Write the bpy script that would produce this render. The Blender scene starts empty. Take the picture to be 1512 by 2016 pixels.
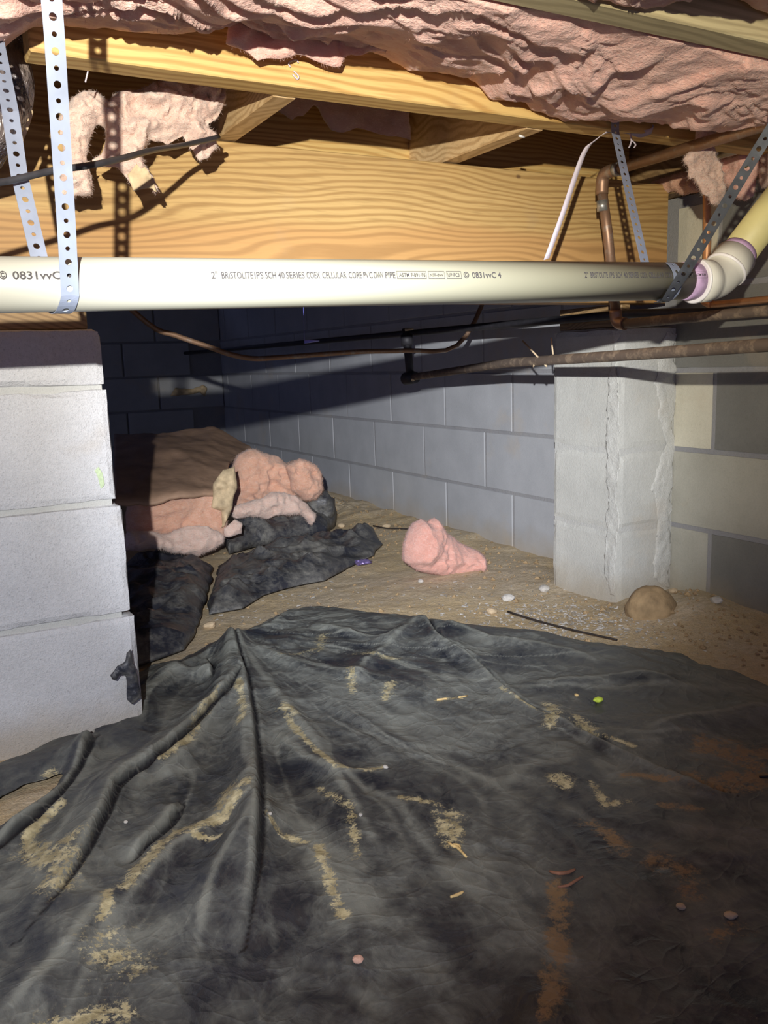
import bpy, bmesh, math, random
import numpy as np
from mathutils import Vector, Matrix
random.seed(7); rng = np.random.default_rng(7)
SC = bpy.context.scene; COL = SC.collection

# ---------------- camera (world: X into the right wall, Y along it, Z up) ----------------
YAW, PITCH, ROLL, FPX, CAMH = 0.5036, 0.1749, 0.0327, 1678.7, 0.6431
cy, sy, cp, sp = math.cos(YAW), math.sin(YAW), math.cos(PITCH), math.sin(PITCH)
F_ = np.array([sy*cp, cy*cp, -sp]); r_ = np.array([cy, -sy, 0.0]); d_ = np.cross(F_, r_)
cr, sr = math.cos(ROLL), math.sin(ROLL)
RM = np.array([cr*r_+sr*d_, -sr*r_+cr*d_, F_]); O_ = np.array([0, 0, CAMH])
cam = bpy.data.objects.new('camera', bpy.data.cameras.new('camera')); COL.objects.link(cam)
cam.matrix_world = Matrix(((RM[0][0], -RM[1][0], -RM[2][0], 0), (RM[0][1], -RM[1][1], -RM[2][1], 0),
                           (RM[0][2], -RM[1][2], -RM[2][2], CAMH), (0, 0, 0, 1)))
cam.data.sensor_fit = 'VERTICAL'; cam.data.sensor_height = 32; cam.data.lens = FPX*32/2016
cam.data.clip_start = 0.02; SC.camera = cam

# ---------------- world, lamp, exposure ----------------
w = bpy.data.worlds.new('world'); SC.world = w; w.use_nodes = True
w.node_tree.nodes['Background'].inputs[0].default_value = (0.42, 0.50, 1.0, 1)
w.node_tree.nodes['Background'].inputs[1].default_value = 0.45
LPOS = Vector((-0.215, -0.251, 0.857))
def spot(name, watts, color, target, half_deg, blend, radius=0.009):
    l = bpy.data.lights.new(name, 'SPOT'); o = bpy.data.objects.new(name, l); COL.objects.link(o)
    l.energy = watts; l.color = color; l.spot_size = math.radians(2*half_deg); l.spot_blend = blend; l.shadow_soft_size = radius
    o.location = LPOS; o.rotation_euler = (Vector(target)-LPOS).to_track_quat('-Z', 'Y').to_euler()
    return o
spot('headlamp_core', 320, (0.80, 0.86, 1.0), (1.76, 3.0, 0.10), 19, 1.0)
spot('headlamp_spill', 98, (0.93, 0.94, 0.98), (0.40, 1.57, 0.47), 34, 0.6)
spot('headlamp_rim', 135, (1.0, 0.90, 0.70), (0.80, 1.25, 1.22), 38, 0.8)
SC.view_settings.view_transform = 'Standard'; SC.view_settings.look = 'None'
SC.view_settings.gamma = 1; SC.view_settings.use_curve_mapping = False; SC.view_settings.exposure = 0.0

# ---------------- helpers ----------------
def H(u, v, ax, val):
    c = np.array([(u-756)/FPX, (v-1008)/FPX, 1.0]); d = RM.T@c; t = (val-O_[ax])/d[ax]
    return O_+t*d
def tag(o, label=None, cat=None, group=None, kind=None):
    if label: o['label'] = label
    if cat: o['category'] = cat
    if group: o['group'] = group
    if kind: o['kind'] = kind
    return o
def mesh_obj(name, verts, faces, mat, parent=None, smooth=False, attr=None):
    me = bpy.data.meshes.new(name)
    if isinstance(verts, np.ndarray): verts = verts.tolist()
    if isinstance(faces, np.ndarray): faces = faces.tolist()
    me.from_pydata(verts, [], faces)
    if attr is not None:
        for k, a in attr.items():
            at = me.attributes.new(k, 'FLOAT', 'POINT'); at.data.foreach_set('value', np.asarray(a, dtype=np.float32))
    me.validate()
    o = bpy.data.objects.new(name, me); COL.objects.link(o)
    if mat: me.materials.append(mat)
    if smooth: me.polygons.foreach_set('use_smooth', [True]*len(me.polygons))
    if parent: o.parent = parent
    return o
def empty(name, loc=(0, 0, 0)):
    o = bpy.data.objects.new(name, None); COL.objects.link(o); o.location = loc; o.empty_display_size = 0.05
    return o
def bm_obj(name, bm, mat, parent=None, smooth=False):
    me = bpy.data.meshes.new(name); bm.to_mesh(me); bm.free()
    o = bpy.data.objects.new(name, me); COL.objects.link(o)
    if mat: me.materials.append(mat)
    if smooth: me.polygons.foreach_set('use_smooth', [True]*len(me.polygons))
    if parent: o.parent = parent
    return o
def under(o, parent):      # parent keeping world position (parent only translated)
    o.parent = parent; o.location = Vector(o.location)-parent.location
    return o
def shift_mesh(o, parent):  # mesh written in world coords, parent at an offset
    o.parent = parent; o.data.transform(Matrix.Translation(-Vector(parent.location)))
    return o
# vectorised value noise
_perm = rng.permutation(4096)
def _h(ix, iy, iz):
    return _perm[(_perm[(_perm[ix & 4095]+iy) & 4095]+iz) & 4095]/4095.0*2-1
def vnoise(x, y, z):
    x, y, z = np.broadcast_arrays(np.asarray(x, float), np.asarray(y, float), np.asarray(z, float))
    ix, iy, iz = np.floor(x).astype(int), np.floor(y).astype(int), np.floor(z).astype(int)
    fx, fy, fz = x-ix, y-iy, z-iz
    fx, fy, fz = [t*t*(3-2*t) for t in (fx, fy, fz)]
    r = 0
    for a in (0, 1):
        for b in (0, 1):
            for c in (0, 1):
                r = r+_h(ix+a, iy+b, iz+c)*(fx if a else 1-fx)*(fy if b else 1-fy)*(fz if c else 1-fz)
    return r
def fbm(x, y, z, o=4, g=0.5):
    r = 0; a = 1.0; s = 0
    for i in range(o):
        r = r+a*vnoise(x*2**i+i*17.3, y*2**i+i*5.1, z*2**i); s += a; a *= g
    return r/s
def ridged(x, y, z, o=3):
    r = 0; a = 1.0; s = 0
    for i in range(o):
        r = r+a*(1-np.abs(vnoise(x*2**i+i*7.7, y*2**i+3.3*i, z*2**i))*2); s += a; a *= 0.5
    return r/s
def in_poly(px, py, poly):
    c = np.zeros(px.shape, bool); n = len(poly)
    for i in range(n):
        x1, y1 = poly[i]; x2, y2 = poly[(i+1) % n]
        if y1 == y2: continue
        k = ((y1 > py) != (y2 > py)) & (px < (x2-x1)*(py-y1)/(y2-y1)+x1)
        c ^= k
    return c
def seg_dist(px, py, pts, closed=False):
    """distance to a polyline, nearest point, side sign, and position along it"""
    best = np.full(px.shape, 1e9); nx = np.zeros(px.shape); ny = np.zeros(px.shape); sd = np.zeros(px.shape); al = np.zeros(px.shape)
    L = list(pts)+([pts[0]] if closed else [])
    n = len(L)-1
    for i in range(n):
        x1, y1 = L[i]; x2, y2 = L[i+1]; dx, dy = x2-x1, y2-y1; l2 = dx*dx+dy*dy+1e-12
        t = np.clip(((px-x1)*dx+(py-y1)*dy)/l2, 0, 1); qx, qy = x1+t*dx, y1+t*dy
        d = np.hypot(px-qx, py-qy); k = d < best
        best = np.where(k, d, best); nx = np.where(k, qx, nx); ny = np.where(k, qy, ny)
        sd = np.where(k, np.sign(dx*(py-y1)-dy*(px-x1)), sd); al = np.where(k, (i+t)/n, al)
    return best, nx, ny, sd, al
def masked_grid(poly, res, hole=None):
    P = np.array(poly); x0, y0 = P.min(0)-res*2; x1, y1 = P.max(0)+res*2
    xs = np.arange(x0, x1, res); ys = np.arange(y0, y1, res); X, Y = np.meshgrid(xs, ys, indexing='ij')
    ins = in_poly(X, Y, poly)
    if hole: ins &= ~in_poly(X, Y, hole)
    q = ins[:-1, :-1] | ins[1:, :-1] | ins[:-1, 1:] | ins[1:, 1:]
    d, nx, ny, _, _ = seg_dist(X, Y, poly, True)
    if hole:
        d2, hx, hy, _, _ = seg_dist(X, Y, hole, True); k = d2 < d
        d = np.where(k, d2, d); nx = np.where(k, hx, nx); ny = np.where(k, hy, ny)
    X = np.where(ins, X, nx); Y = np.where(ins, Y, ny); d = np.where(ins, d, 0)
    used = np.zeros(X.shape, bool)
    used[:-1, :-1] |= q; used[1:, :-1] |= q; used[:-1, 1:] |= q; used[1:, 1:] |= q
    idx = np.full(X.shape, -1); idx[used] = np.arange(used.sum())
    I, J = np.nonzero(q)
    F = np.stack([idx[I, J], idx[I+1, J], idx[I+1, J+1], idx[I, J+1]], 1)
    return X[used], Y[used], d[used], F
def jag(poly, amp, step, seed=0, closed=True):
    """subdivide a polygon's outline and roughen it"""
    out = []; n = len(poly)
    for i in range(n if closed else n-1):
        a = np.array(poly[i], float); b = np.array(poly[(i+1) % n], float); l = np.linalg.norm(b-a); m = max(1, int(l/step))
        for k in range(m):
            p = a+(b-a)*k/m
            out.append((p[0]+amp*fbm(p[0]/step/2.5, p[1]/step/2.5, seed, 3).item(), p[1]+amp*fbm(p[0]/step/2.5+50, p[1]/step/2.5, seed+9, 3).item()))
    return out
def puff(name, poly_px, ax, val, tf, tb, w, mat, res=0.005, noise=0.01, nscale=25, seed=1, rag=0.006, parent=None, flat=None, stretch=1.0, attr=False):
    """a lump of soft stuff: outline seen in the photo set on a world plane, given real thickness both ways.
    ax: plane normal axis; tf toward the viewer side (-axis), tb to the other side (for z: tf up, tb down)"""
    pts = [H(u, v, ax, val) for u, v in poly_px]
    ia, ib = [(1, 2), (0, 2), (0, 1)][ax]
    poly = [(p[ia], p[ib]) for p in pts]
    poly = jag(poly, rag, max(res*2, 0.008), seed)
    return puff_uv(name, poly, ax, val, tf, tb, w, mat, res, noise, nscale, seed, parent, stretch)
def puff_uv(name, poly, ax, val, tf, tb, w, mat, res=0.005, noise=0.01, nscale=25, seed=1, parent=None, stretch=1.0, zfun=None):
    ia, ib = [(1, 2), (0, 2), (0, 1)][ax]
    X, Y, d, F = masked_grid(poly, res)
    k = np.clip(d/w, 0, 1); prof = np.sqrt(np.clip(1-(1-k)**2, 0, 1)); prof = prof*(0.80+0.30*fbm(X*nscale*0.5, Y*nscale*0.5, seed+71, 2))
    wq = fbm(X*nscale*0.6, Y*nscale*0.6, seed+41, 2)
    n1 = fbm(X*nscale*stretch+wq, Y*nscale+wq, seed, 4); n1 = n1+0.55*ridged(X*nscale*1.1*stretch+wq, Y*nscale*1.1-wq, seed+51, 3)-0.35+0.5*np.clip(fbm(X*nscale*3, Y*nscale*3, seed+61, 2), -1, 1)
    n2 = fbm(X*nscale+33, Y*nscale*stretch, seed+5, 4)
    rd = ridged(X*nscale*0.45*stretch, Y*nscale*0.45, seed+11, 3)
    hf = prof*tf+prof**0.7*noise*(n1*1.2+rd*0.9); hb = prof*tb+prof**0.7*noise*n2
    hf = np.maximum(hf, -hb+0.0008)
    s = 1 if ax == 2 else -1
    base = val if zfun is None else zfun(X, Y)
    def mk(h):
        V = np.zeros((len(X), 3)); V[:, ia] = X; V[:, ib] = Y; V[:, ax] = base+h; return V
    A = mk(s*hf); B = mk(-s*hb); n = len(X)
    jx = fbm(X*60, Y*60, seed+3, 2)*noise*0.35*np.clip(prof, 0, 1); A[:, ia] += jx
    V = np.vstack([A, B]); F2 = F[:, ::-1]+n
    # close the rim
    e = {}
    for f in F.tolist():
        for i in range(4):
            a, b = f[i], f[(i+1) % 4]
            if (b, a) in e: e.pop((b, a))
            else: e[(a, b)] = 1
    rim = [[b, a, a+n, b+n] for a, b in e]
    faces = F.tolist()+F2.tolist()+rim
    if ax != 2: pass
    o = mesh_obj(name, V, faces, mat, parent, smooth=True)
    bm = bmesh.new(); bm.from_mesh(o.data); bmesh.ops.remove_doubles(bm, verts=bm.verts, dist=0.0004); bmesh.ops.recalc_face_normals(bm, faces=bm.faces); bm.to_mesh(o.data); bm.free()
    o.data.polygons.foreach_set('use_smooth', [True]*len(o.data.polygons))
    return o
def fuzz(o, n, ln=0.010, mat=None, parent=None, seed=0, wd=0.00035):
    me = o.data; me.calc_loop_triangles(); R = random.Random(seed); T = me.loop_triangles; V = []; F = []
    ar = np.array([t.area for t in T]); cum = np.cumsum(ar)/ar.sum(); pick = np.searchsorted(cum, np.random.default_rng(seed).random(n))
    for k in pick.tolist():
        t = T[min(k, len(T)-1)]; a, b, c = [me.vertices[i].co for i in t.vertices]; u, v = R.random(), R.random()
        if u+v > 1: u, v = 1-u, 1-v
        p = a+(b-a)*u+(c-a)*v; nr = Vector(t.normal); d = (nr*R.uniform(0.2, 1.0)+Vector((R.uniform(-1, 1), R.uniform(-1, 1), R.uniform(-1, 0.7)))*0.9).normalized()
        l = ln*R.uniform(0.4, 1.5); s = d.cross(Vector((R.uniform(-1, 1), R.uniform(-1, 1), R.uniform(-1, 1)))).normalized()*wd
        bend = Vector((R.uniform(-1, 1), R.uniform(-1, 1), R.uniform(-1, 0.4)))*l*0.45; m = p+d*l*0.55; e = m+(d*l*0.45+bend); i = len(V)
        V += [tuple(p-d*0.001-s), tuple(p-d*0.001+s), tuple(m+s*0.8), tuple(m-s*0.8), tuple(e)]; F += [[i, i+1, i+2, i+3], [i+3, i+2, i+4]]
    f = mesh_obj('fibers', V, F, mat or o.data.materials[0], parent or o); f['kind'] = 'stuff'
    return f
def tube_mesh(path, radii, seg=16, smooth_n=0, caps=True):
    P = [Vector(p) for p in path]
    if smooth_n:
        Q = []; R2 = []
        rr = radii if hasattr(radii, '__len__') else [radii]*len(P)
        for i in range(len(P)-1):
            p0 = P[max(i-1, 0)]; p1 = P[i]; p2 = P[i+1]; p3 = P[min(i+2, len(P)-1)]
            for k in range(smooth_n):
                t = k/smooth_n; t2 = t*t; t3 = t2*t
                Q.append(0.5*((2*p1)+(p2-p0)*t+(2*p0-5*p1+4*p2-p3)*t2+(-p0+3*p1-3*p2+p3)*t3)); R2.append(rr[i]*(1-t)+rr[i+1]*t)
        Q.append(P[-1]); R2.append(rr[-1]); P, radii = Q, R2
    if not hasattr(radii, '__len__'): radii = [radii]*len(P)
    V = []; F = []
    T = (P[1]-P[0]).normalized(); up = Vector((0, 0, 1)) if abs(T.z) < 0.9 else Vector((1, 0, 0))
    N = T.cross(up).normalized()
    for i, p in enumerate(P):
        if i == 0: t = (P[1]-P[0])
        elif i == len(P)-1: t = (P[-1]-P[-2])
        else: t = (P[i+1]-P[i]).normalized()+(P[i]-P[i-1]).normalized()
        if t.length < 1e-9: t = T
        t = t.normalized(); N = (N-t*N.dot(t)).normalized(); B = t.cross(N); T = t
        for k in range(seg):
            a = 2*math.pi*k/seg; V.append(p+(N*math.cos(a)+B*math.sin(a))*radii[i])
    for i in range(len(P)-1):
        for k in range(seg):
            F.append([i*seg+k, i*seg+(k+1) % seg, (i+1)*seg+(k+1) % seg, (i+1)*seg+k])
    if caps:
        F.append(list(range(seg))); F.append([(len(P)-1)*seg+k for k in range(seg)][::-1])
    return [tuple(v) for v in V], F
def tube(name, path, radii, mat, parent=None, seg=16, smooth_n=0, caps=True):
    V, F = tube_mesh(path, radii, seg, smooth_n, caps)
    o = mesh_obj(name, V, F, mat, parent, smooth=False)
    bm = bmesh.new(); bm.from_mesh(o.data); bmesh.ops.recalc_face_normals(bm, faces=bm.faces); bm.to_mesh(o.data); bm.free()
    nq = len(o.data.polygons); o.data.polygons.foreach_set('use_smooth', [len(p.vertices) == 4 for p in o.data.polygons])
    return o
def box(name, lo, hi, mat, parent=None, bevel=0.0, seg=1, jitter=0.0):
    bm = bmesh.new(); bmesh.ops.create_cube(bm, size=1)
    for v in bm.verts:
        v.co = Vector([lo[i]+(hi[i]-lo[i])*(v.co[i]+0.5)+random.uniform(-jitter, jitter) for i in range(3)])
    if bevel: bmesh.ops.bevel(bm, geom=list(bm.edges), offset=bevel, segments=seg, profile=0.6, affect='EDGES')
    return bm_obj(name, bm, mat, parent)
def rough_block(name, lo, hi, mat, parent=None, cut=0.02, amp=0.0015, chip=0.004, seed=0):
    """masonry unit with worn edges: subdivided box, edges pulled in unevenly"""
    lo = np.array(lo, float); hi = np.array(hi, float); n = np.maximum(1, np.round((hi-lo)/cut)).astype(int)
    bm = bmesh.new(); cache = {}
    def vt(i, j, k):
        key = (i, j, k)
        if key not in cache: cache[key] = bm.verts.new(lo+(hi-lo)*np.array([i/n[0], j/n[1], k/n[2]]))
        return cache[key]
    for a in range(3):
        b, c = (a+1) % 3, (a+2) % 3
        for s in (0, n[a]):
            for p in range(n[b]):
                for q in range(n[c]):
                    vs = []
                    for dp, dq in ((0, 0), (1, 0), (1, 1), (0, 1)):
                        t = [0, 0, 0]; t[a] = s; t[b] = p+dp; t[c] = q+dq; vs.append(vt(*t))
                    bm.faces.new(vs if s else vs[::-1])
    ks = list(cache.keys()); C = np.array([cache[k].co[:] for k in ks]); K = np.array(ks)
    ext = ((K == 0) | (K == n)); ne = ext.sum(1); ctr = (lo+hi)/2
    nz = fbm(C[:, 0]*40, C[:, 1]*40, C[:, 2]*40+seed, 3); ch = np.clip(fbm(C[:, 0]*18+seed, C[:, 1]*18, C[:, 2]*18, 3)+0.25, 0, 1)
    dirn = np.sign(C-ctr)*ext
    off = -dirn*(np.where(ne >= 2, 0.0016+chip*ch, 0)[:, None])+dirn*(nz*amp)[:, None]
    C = C+off
    for k, co in zip(ks, C): cache[k].co = Vector(co)
    return bm_obj(name, bm, mat, parent, smooth=False)

# ---------------- materials ----------------
class NT:
    def __init__(s, name, rough=0.8):
        s.m = bpy.data.materials.new(name); s.m.use_nodes = True; s.t = s.m.node_tree; s.b = s.t.nodes['Principled BSDF']
        s.b.inputs['Roughness'].default_value = rough; s.tc = s.t.nodes.new('ShaderNodeTexCoord')
        s.geo = s.t.nodes.new('ShaderNodeNewGeometry')
    def n(s, k, **kw):
        x = s.t.nodes.new('ShaderNode'+k)
        for a, b in kw.items(): setattr(x, a, b)
        return x
    def l(s, a, b): s.t.links.new(a, b)
    def map(s, scale=(1, 1, 1), rot=(0, 0, 0), src=None):
        m = s.n('Mapping'); m.inputs['Scale'].default_value = scale; m.inputs['Rotation'].default_value = rot
        s.l(src or s.geo.outputs['Position'], m.inputs['Vector']); return m.outputs[0]
    def noise(s, scale, detail=4, rough=0.55, vec=None, dist=0.0):
        x = s.n('TexNoise'); x.inputs['Scale'].default_value = scale; x.inputs['Detail'].default_value = detail
        x.inputs['Roughness'].default_value = rough; x.inputs['Distortion'].default_value = dist
        s.l(vec or s.geo.outputs['Position'], x.inputs['Vector']); return x.outputs['Fac']
    def ramp(s, fac, stops):
        r = s.n('ValToRGB'); e = r.color_ramp.elements
        while len(e) < len(stops): e.new(0.5)
        for i, (p, c) in enumerate(stops): e[i].position = p; e[i].color = (c[0], c[1], c[2], 1) if hasattr(c, '__len__') else (c, c, c, 1)
        s.l(fac, r.inputs[0]); return r.outputs[0]
    def mix(s, fac, a, b, mode='MIX'):
        x = s.n('Mix', data_type='RGBA', blend_type=mode)
        for sock, v in ((x.inputs[0], fac), (x.inputs[6], a), (x.inputs[7], b)):
            if isinstance(v, (int, float)): sock.default_value = v
            elif isinstance(v, tuple): sock.default_value = (*v, 1)
            else: s.l(v, sock)
        return x.outputs[2]
    def math(s, op, a, b=0.0, clamp=False):
        x = s.n('Math', operation=op, use_clamp=clamp)
        for sock, v in ((x.inputs[0], a), (x.inputs[1], b)):
            if isinstance(v, (int, float)): sock.default_value = v
            else: s.l(v, sock)
        return x.outputs[0]
    def bump(s, h, strength=0.3, dist=0.003, prev=None):
        b = s.n('Bump'); b.inputs['Strength'].default_value = strength; b.inputs['Distance'].default_value = dist
        s.l(h, b.inputs['Height'])
        if prev: s.l(prev, b.inputs['Normal'])
        s.l(b.outputs[0], s.b.inputs['Normal']); return b.outputs[0]
    def col(s, c):
        if isinstance(c, tuple): s.b.inputs['Base Color'].default_value = (*c, 1)
        else: s.l(c, s.b.inputs['Base Color'])
        return s
    def xyz(s, src=None):
        x = s.n('SeparateXYZ'); s.l(src or s.geo.outputs['Position'], x.inputs[0]); return x.outputs

def m_plain(name, c, rough=0.7, metal=0.0, var=0.15, scale=60):
    t = NT(name, rough); n = t.noise(scale, 4)
    t.col(t.mix(t.ramp(n, [(0.3, 0), (0.7, 1)]), tuple(x*(1-var) for x in c), tuple(min(1, x*(1+var)) for x in c)))
    t.b.inputs['Metallic'].default_value = metal; return t
def m_wood(name, light, dark, streak, knots=1.0, axis='X', lowband=None):
    t = NT(name, 0.62)
    v = t.map((1, 1, 1) if axis == 'X' else (1, 1, 1), (0, 0, 0) if axis == 'X' else (0, 0, math.pi/2))
    warp = t.noise(1.0, 3, 0.5, t.map((0.75, 2.2, 3.2), (0, 0, 0) if axis == 'X' else (0, 0, math.pi/2)))
    x = t.xyz(v)
    # growth rings seen along the board: bands across z and y, bent by a slow warp
    a = t.math('ADD', t.math('MULTIPLY', x[2], 420.0), t.math('MULTIPLY', x[1], 260.0))
    a = t.math('ADD', a, t.math('MULTIPLY', warp, 150.0))
    fine = t.noise(1.0, 3, 0.6, t.map((9, 60, 160), (0, 0, 0) if axis == 'X' else (0, 0, math.pi/2)))
    a = t.math('ADD', a, t.math('MULTIPLY', fine, 1.6))
    s = t.math('SINE', a); s = t.math('MULTIPLY_ADD', s, 0.5); s = t.math('ADD', s, 0.0)
    t.t.nodes[-1]
    band = t.ramp(t.math('ADD', t.math('MULTIPLY', t.math('SINE', a), 0.5), 0.5), [(0.35, 0), (0.95, 1)])
    base = t.mix(t.ramp(t.noise(1.0, 3, 0.5, t.map((2, 10, 16), (0, 0, 0) if axis == 'X' else (0, 0, math.pi/2))), [(0.35, 0), (0.7, 1)]), light, dark)
    c = t.mix(t.math('MULTIPLY', band, 0.75), base, streak)
    fl = t.noise(1.0, 2, 0.6, t.map((14, 120, 260), (0, 0, 0) if axis == 'X' else (0, 0, math.pi/2)))
    c = t.mix(t.math('MULTIPLY', t.ramp(fl, [(0.5, 0), (0.72, 1)]), 0.35), c, tuple(q*0.62 for q in streak))
    if lowband:
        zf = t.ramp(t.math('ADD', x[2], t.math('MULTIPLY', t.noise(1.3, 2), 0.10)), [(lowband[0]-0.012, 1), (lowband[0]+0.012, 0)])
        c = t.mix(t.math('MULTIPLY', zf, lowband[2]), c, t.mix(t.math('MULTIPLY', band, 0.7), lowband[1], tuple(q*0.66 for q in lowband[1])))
    spk = t.n('TexVoronoi'); spk.inputs['Scale'].default_value = 4.5; t.l(t.map((1, 1, 1.6)), spk.inputs['Vector'])
    c = t.mix(t.math('MULTIPLY', t.ramp(spk.outputs['Distance'], [(0.018, 1), (0.04, 0)]), 0.75*knots), c, (0.10, 0.045, 0.02))
    st = t.noise(7, 4, 0.6); c = t.mix(t.math('MULTIPLY', t.ramp(st, [(0.6, 0), (0.78, 1)]), 0.22), c, (0.32, 0.26, 0.18))
    t.col(c); t.bump(fine, 0.25, 0.002); return t.m
M = {}
M['joist'] = m_wood('yellow pine joist', (0.72, 0.50, 0.19), (0.64, 0.42, 0.14), (0.45, 0.25, 0.07))
M['joist_green'] = m_wood('weathered greenish pine', (0.55, 0.48, 0.28), (0.50, 0.42, 0.24), (0.36, 0.30, 0.17))
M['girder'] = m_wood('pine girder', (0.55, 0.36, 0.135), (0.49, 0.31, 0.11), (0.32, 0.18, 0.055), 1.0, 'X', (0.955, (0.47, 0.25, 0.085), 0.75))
M['block_wood'] = m_wood('pine blocking', (0.66, 0.47, 0.24), (0.60, 0.41, 0.20), (0.42, 0.26, 0.11), 0.4, 'Y')
M['sill'] = m_wood('brown sill board', (0.40, 0.26, 0.12), (0.33, 0.21, 0.09), (0.20, 0.12, 0.05), 0.4, 'Y')
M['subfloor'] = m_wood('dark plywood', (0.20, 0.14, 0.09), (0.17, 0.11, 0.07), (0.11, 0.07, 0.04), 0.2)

def m_block(name, c1, c2, speck=0.5, bumps=1.0, stain=True):
    t = NT(name, 0.95); n1 = t.noise(9, 5); n2 = t.noise(140, 4, 0.7); n3 = t.noise(420, 3, 0.7)
    c = t.mix(t.ramp(n1, [(0.3, 0), (0.72, 1)]), c1, c2)
    c = t.mix(t.math('MULTIPLY', t.ramp(n2, [(0.35, 0), (0.62, 1)]), speck*0.5), c, tuple(min(1, q*1.22) for q in c1))
    c = t.mix(t.math('MULTIPLY', t.ramp(n3, [(0.56, 0), (0.70, 1)]), speck), c, tuple(q*0.62 for q in c2))
    pit = t.n('TexVoronoi'); pit.inputs['Scale'].default_value = 70; t.l(t.geo.outputs['Position'], pit.inputs['Vector'])
    c = t.mix(t.math('MULTIPLY', t.ramp(pit.outputs['Distance'], [(0.05, 1), (0.13, 0)]), 0.5*speck), c, tuple(q*0.4 for q in c2))
    if stain:
        tan = t.ramp(t.noise(4.2, 4, 0.6), [(0.60, 0), (0.75, 1)])
        c = t.mix(t.math('MULTIPLY', tan, 0.4), c, (0.50, 0.40, 0.27))
        z = t.math('ADD', t.xyz()[2], t.math('MULTIPLY', t.noise(8, 4), 0.16))
        c = t.mix(t.math('MULTIPLY', t.ramp(z, [(0.07, 1), (0.17, 0)]), 0.55), c, (0.36, 0.28, 0.17))   # soil splashed on the foot
    t.col(c); h = t.math('ADD', t.math('MULTIPLY', n2, 0.7), t.math('MULTIPLY', n3, 0.5)); t.bump(h, 0.55*bumps, 0.003); return t.m
M['pier'] = m_block('light concrete block', (0.60, 0.60, 0.60), (0.50, 0.50, 0.50), 0.62, 2.0)
M['wall'] = m_block('painted block wall', (0.43, 0.44, 0.45), (0.36, 0.37, 0.38), 0.15, 0.5)
M['wall_dark_falloff'] = m_block('grey block in beam falloff', (0.22, 0.22, 0.20), (0.17, 0.17, 0.155), 0.3, 0.8)  # grey block, its colour deepened for the lamp's falloff
M['wall_beam_edge'] = m_block('grey beam-lit buff block', (0.46, 0.45, 0.38), (0.37, 0.36, 0.30), 0.3, 0.8)  # in-between tone painted where the beam edge crosses a block
M['wall_buff_lit'] = m_block('beam-lit buff block', (0.66, 0.63, 0.50), (0.57, 0.54, 0.42), 0.3, 0.8)  # buff block, its colour lightened as if in the beam
M['pilaster'] = m_block('pale pilaster block', (0.56, 0.56, 0.51), (0.46, 0.46, 0.42), 0.35, 1.2)
M['mortar'] = m_block('grey mortar', (0.33, 0.33, 0.33), (0.27, 0.27, 0.28), 0.35, 1.4)
M['mortar_pale'] = m_block('pale mortar', (0.54, 0.54, 0.50), (0.44, 0.44, 0.41), 0.35, 1.4)
M['mortar_smear'] = m_block('rough mortar smear', (0.62, 0.62, 0.57), (0.48, 0.48, 0.44), 0.6, 1.8)

def m_insul(name, a, b, c_, dirt=0.25):
    t = NT(name, 1.0); n1 = t.noise(7, 4); n2 = t.noise(38, 5, 0.65, t.map((1, 1, 1.8))); n3 = t.noise(230, 3, 0.7, t.map((0.5, 1, 1.3)))
    c = t.mix(t.ramp(n1, [(0.3, 0), (0.7, 1)]), a, b)
    c = t.mix(t.math('MULTIPLY', t.ramp(n2, [(0.4, 0), (0.7, 1)]), 0.5), c, c_)
    c = t.mix(t.math('MULTIPLY', t.ramp(n3, [(0.55, 0), (0.75, 1)]), 0.35), c, (0.95, 0.83, 0.76))
    c = t.mix(t.math('MULTIPLY', t.ramp(t.noise(12, 4, 0.7), [(0.55, 0), (0.8, 1)]), dirt), c, (0.35, 0.24, 0.15))
    t.col(c); h = t.math('ADD', t.math('MULTIPLY', n2, 1.0), t.math('MULTIPLY', n3, 0.35)); t.bump(h, 0.8, 0.007)
    t.b.inputs['Sheen Weight'].default_value = 0.25; t.b.inputs['Sheen Roughness'].default_value = 0.6
    t.b.inputs['Subsurface Weight'].default_value = 0.25; t.b.inputs['Subsurface Radius'].default_value = (0.012, 0.006, 0.005); t.b.inputs['Subsurface Scale'].default_value = 1.0
    return t.m
M['pink'] = m_insul('pink fiberglass', (0.80, 0.47, 0.385), (0.72, 0.38, 0.30), (0.86, 0.58, 0.49))
M['salmon'] = m_insul('salmon fiberglass', (0.70, 0.36, 0.28), (0.62, 0.30, 0.23), (0.77, 0.47, 0.39), 0.1)
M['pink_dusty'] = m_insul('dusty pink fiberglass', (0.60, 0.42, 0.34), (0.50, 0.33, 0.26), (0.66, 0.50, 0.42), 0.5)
M['pink_torn'] = m_insul('torn pale pink fiberglass', (0.72, 0.52, 0.42), (0.62, 0.42, 0.33), (0.80, 0.64, 0.54), 0.4)
M['orange_pink'] = m_insul('peach fiberglass', (0.74, 0.42, 0.28), (0.64, 0.34, 0.22), (0.80, 0.54, 0.40), 0.3)
t = m_plain('brown kraft paper', (0.42, 0.27, 0.18), 0.6, 0, 0.25, 8); t.bump(t.noise(30, 4), 0.5, 0.004); M['kraft'] = t.m
t = m_plain('dry kraft edge', (0.55, 0.42, 0.25), 0.8, 0, 0.3, 40); t.bump(t.noise(60, 4), 0.6, 0.004); M['kraft_pale'] = t.m

# galvanised steel
t = m_plain('galvanised steel', (0.27, 0.31, 0.40), 0.5, 0.3, 0.12, 30); M['galv'] = t.m
t = m_plain('dark galvanised steel', (0.07, 0.075, 0.085), 0.5, 0.6, 0.25, 60); M['galv_dark'] = t.m
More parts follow.
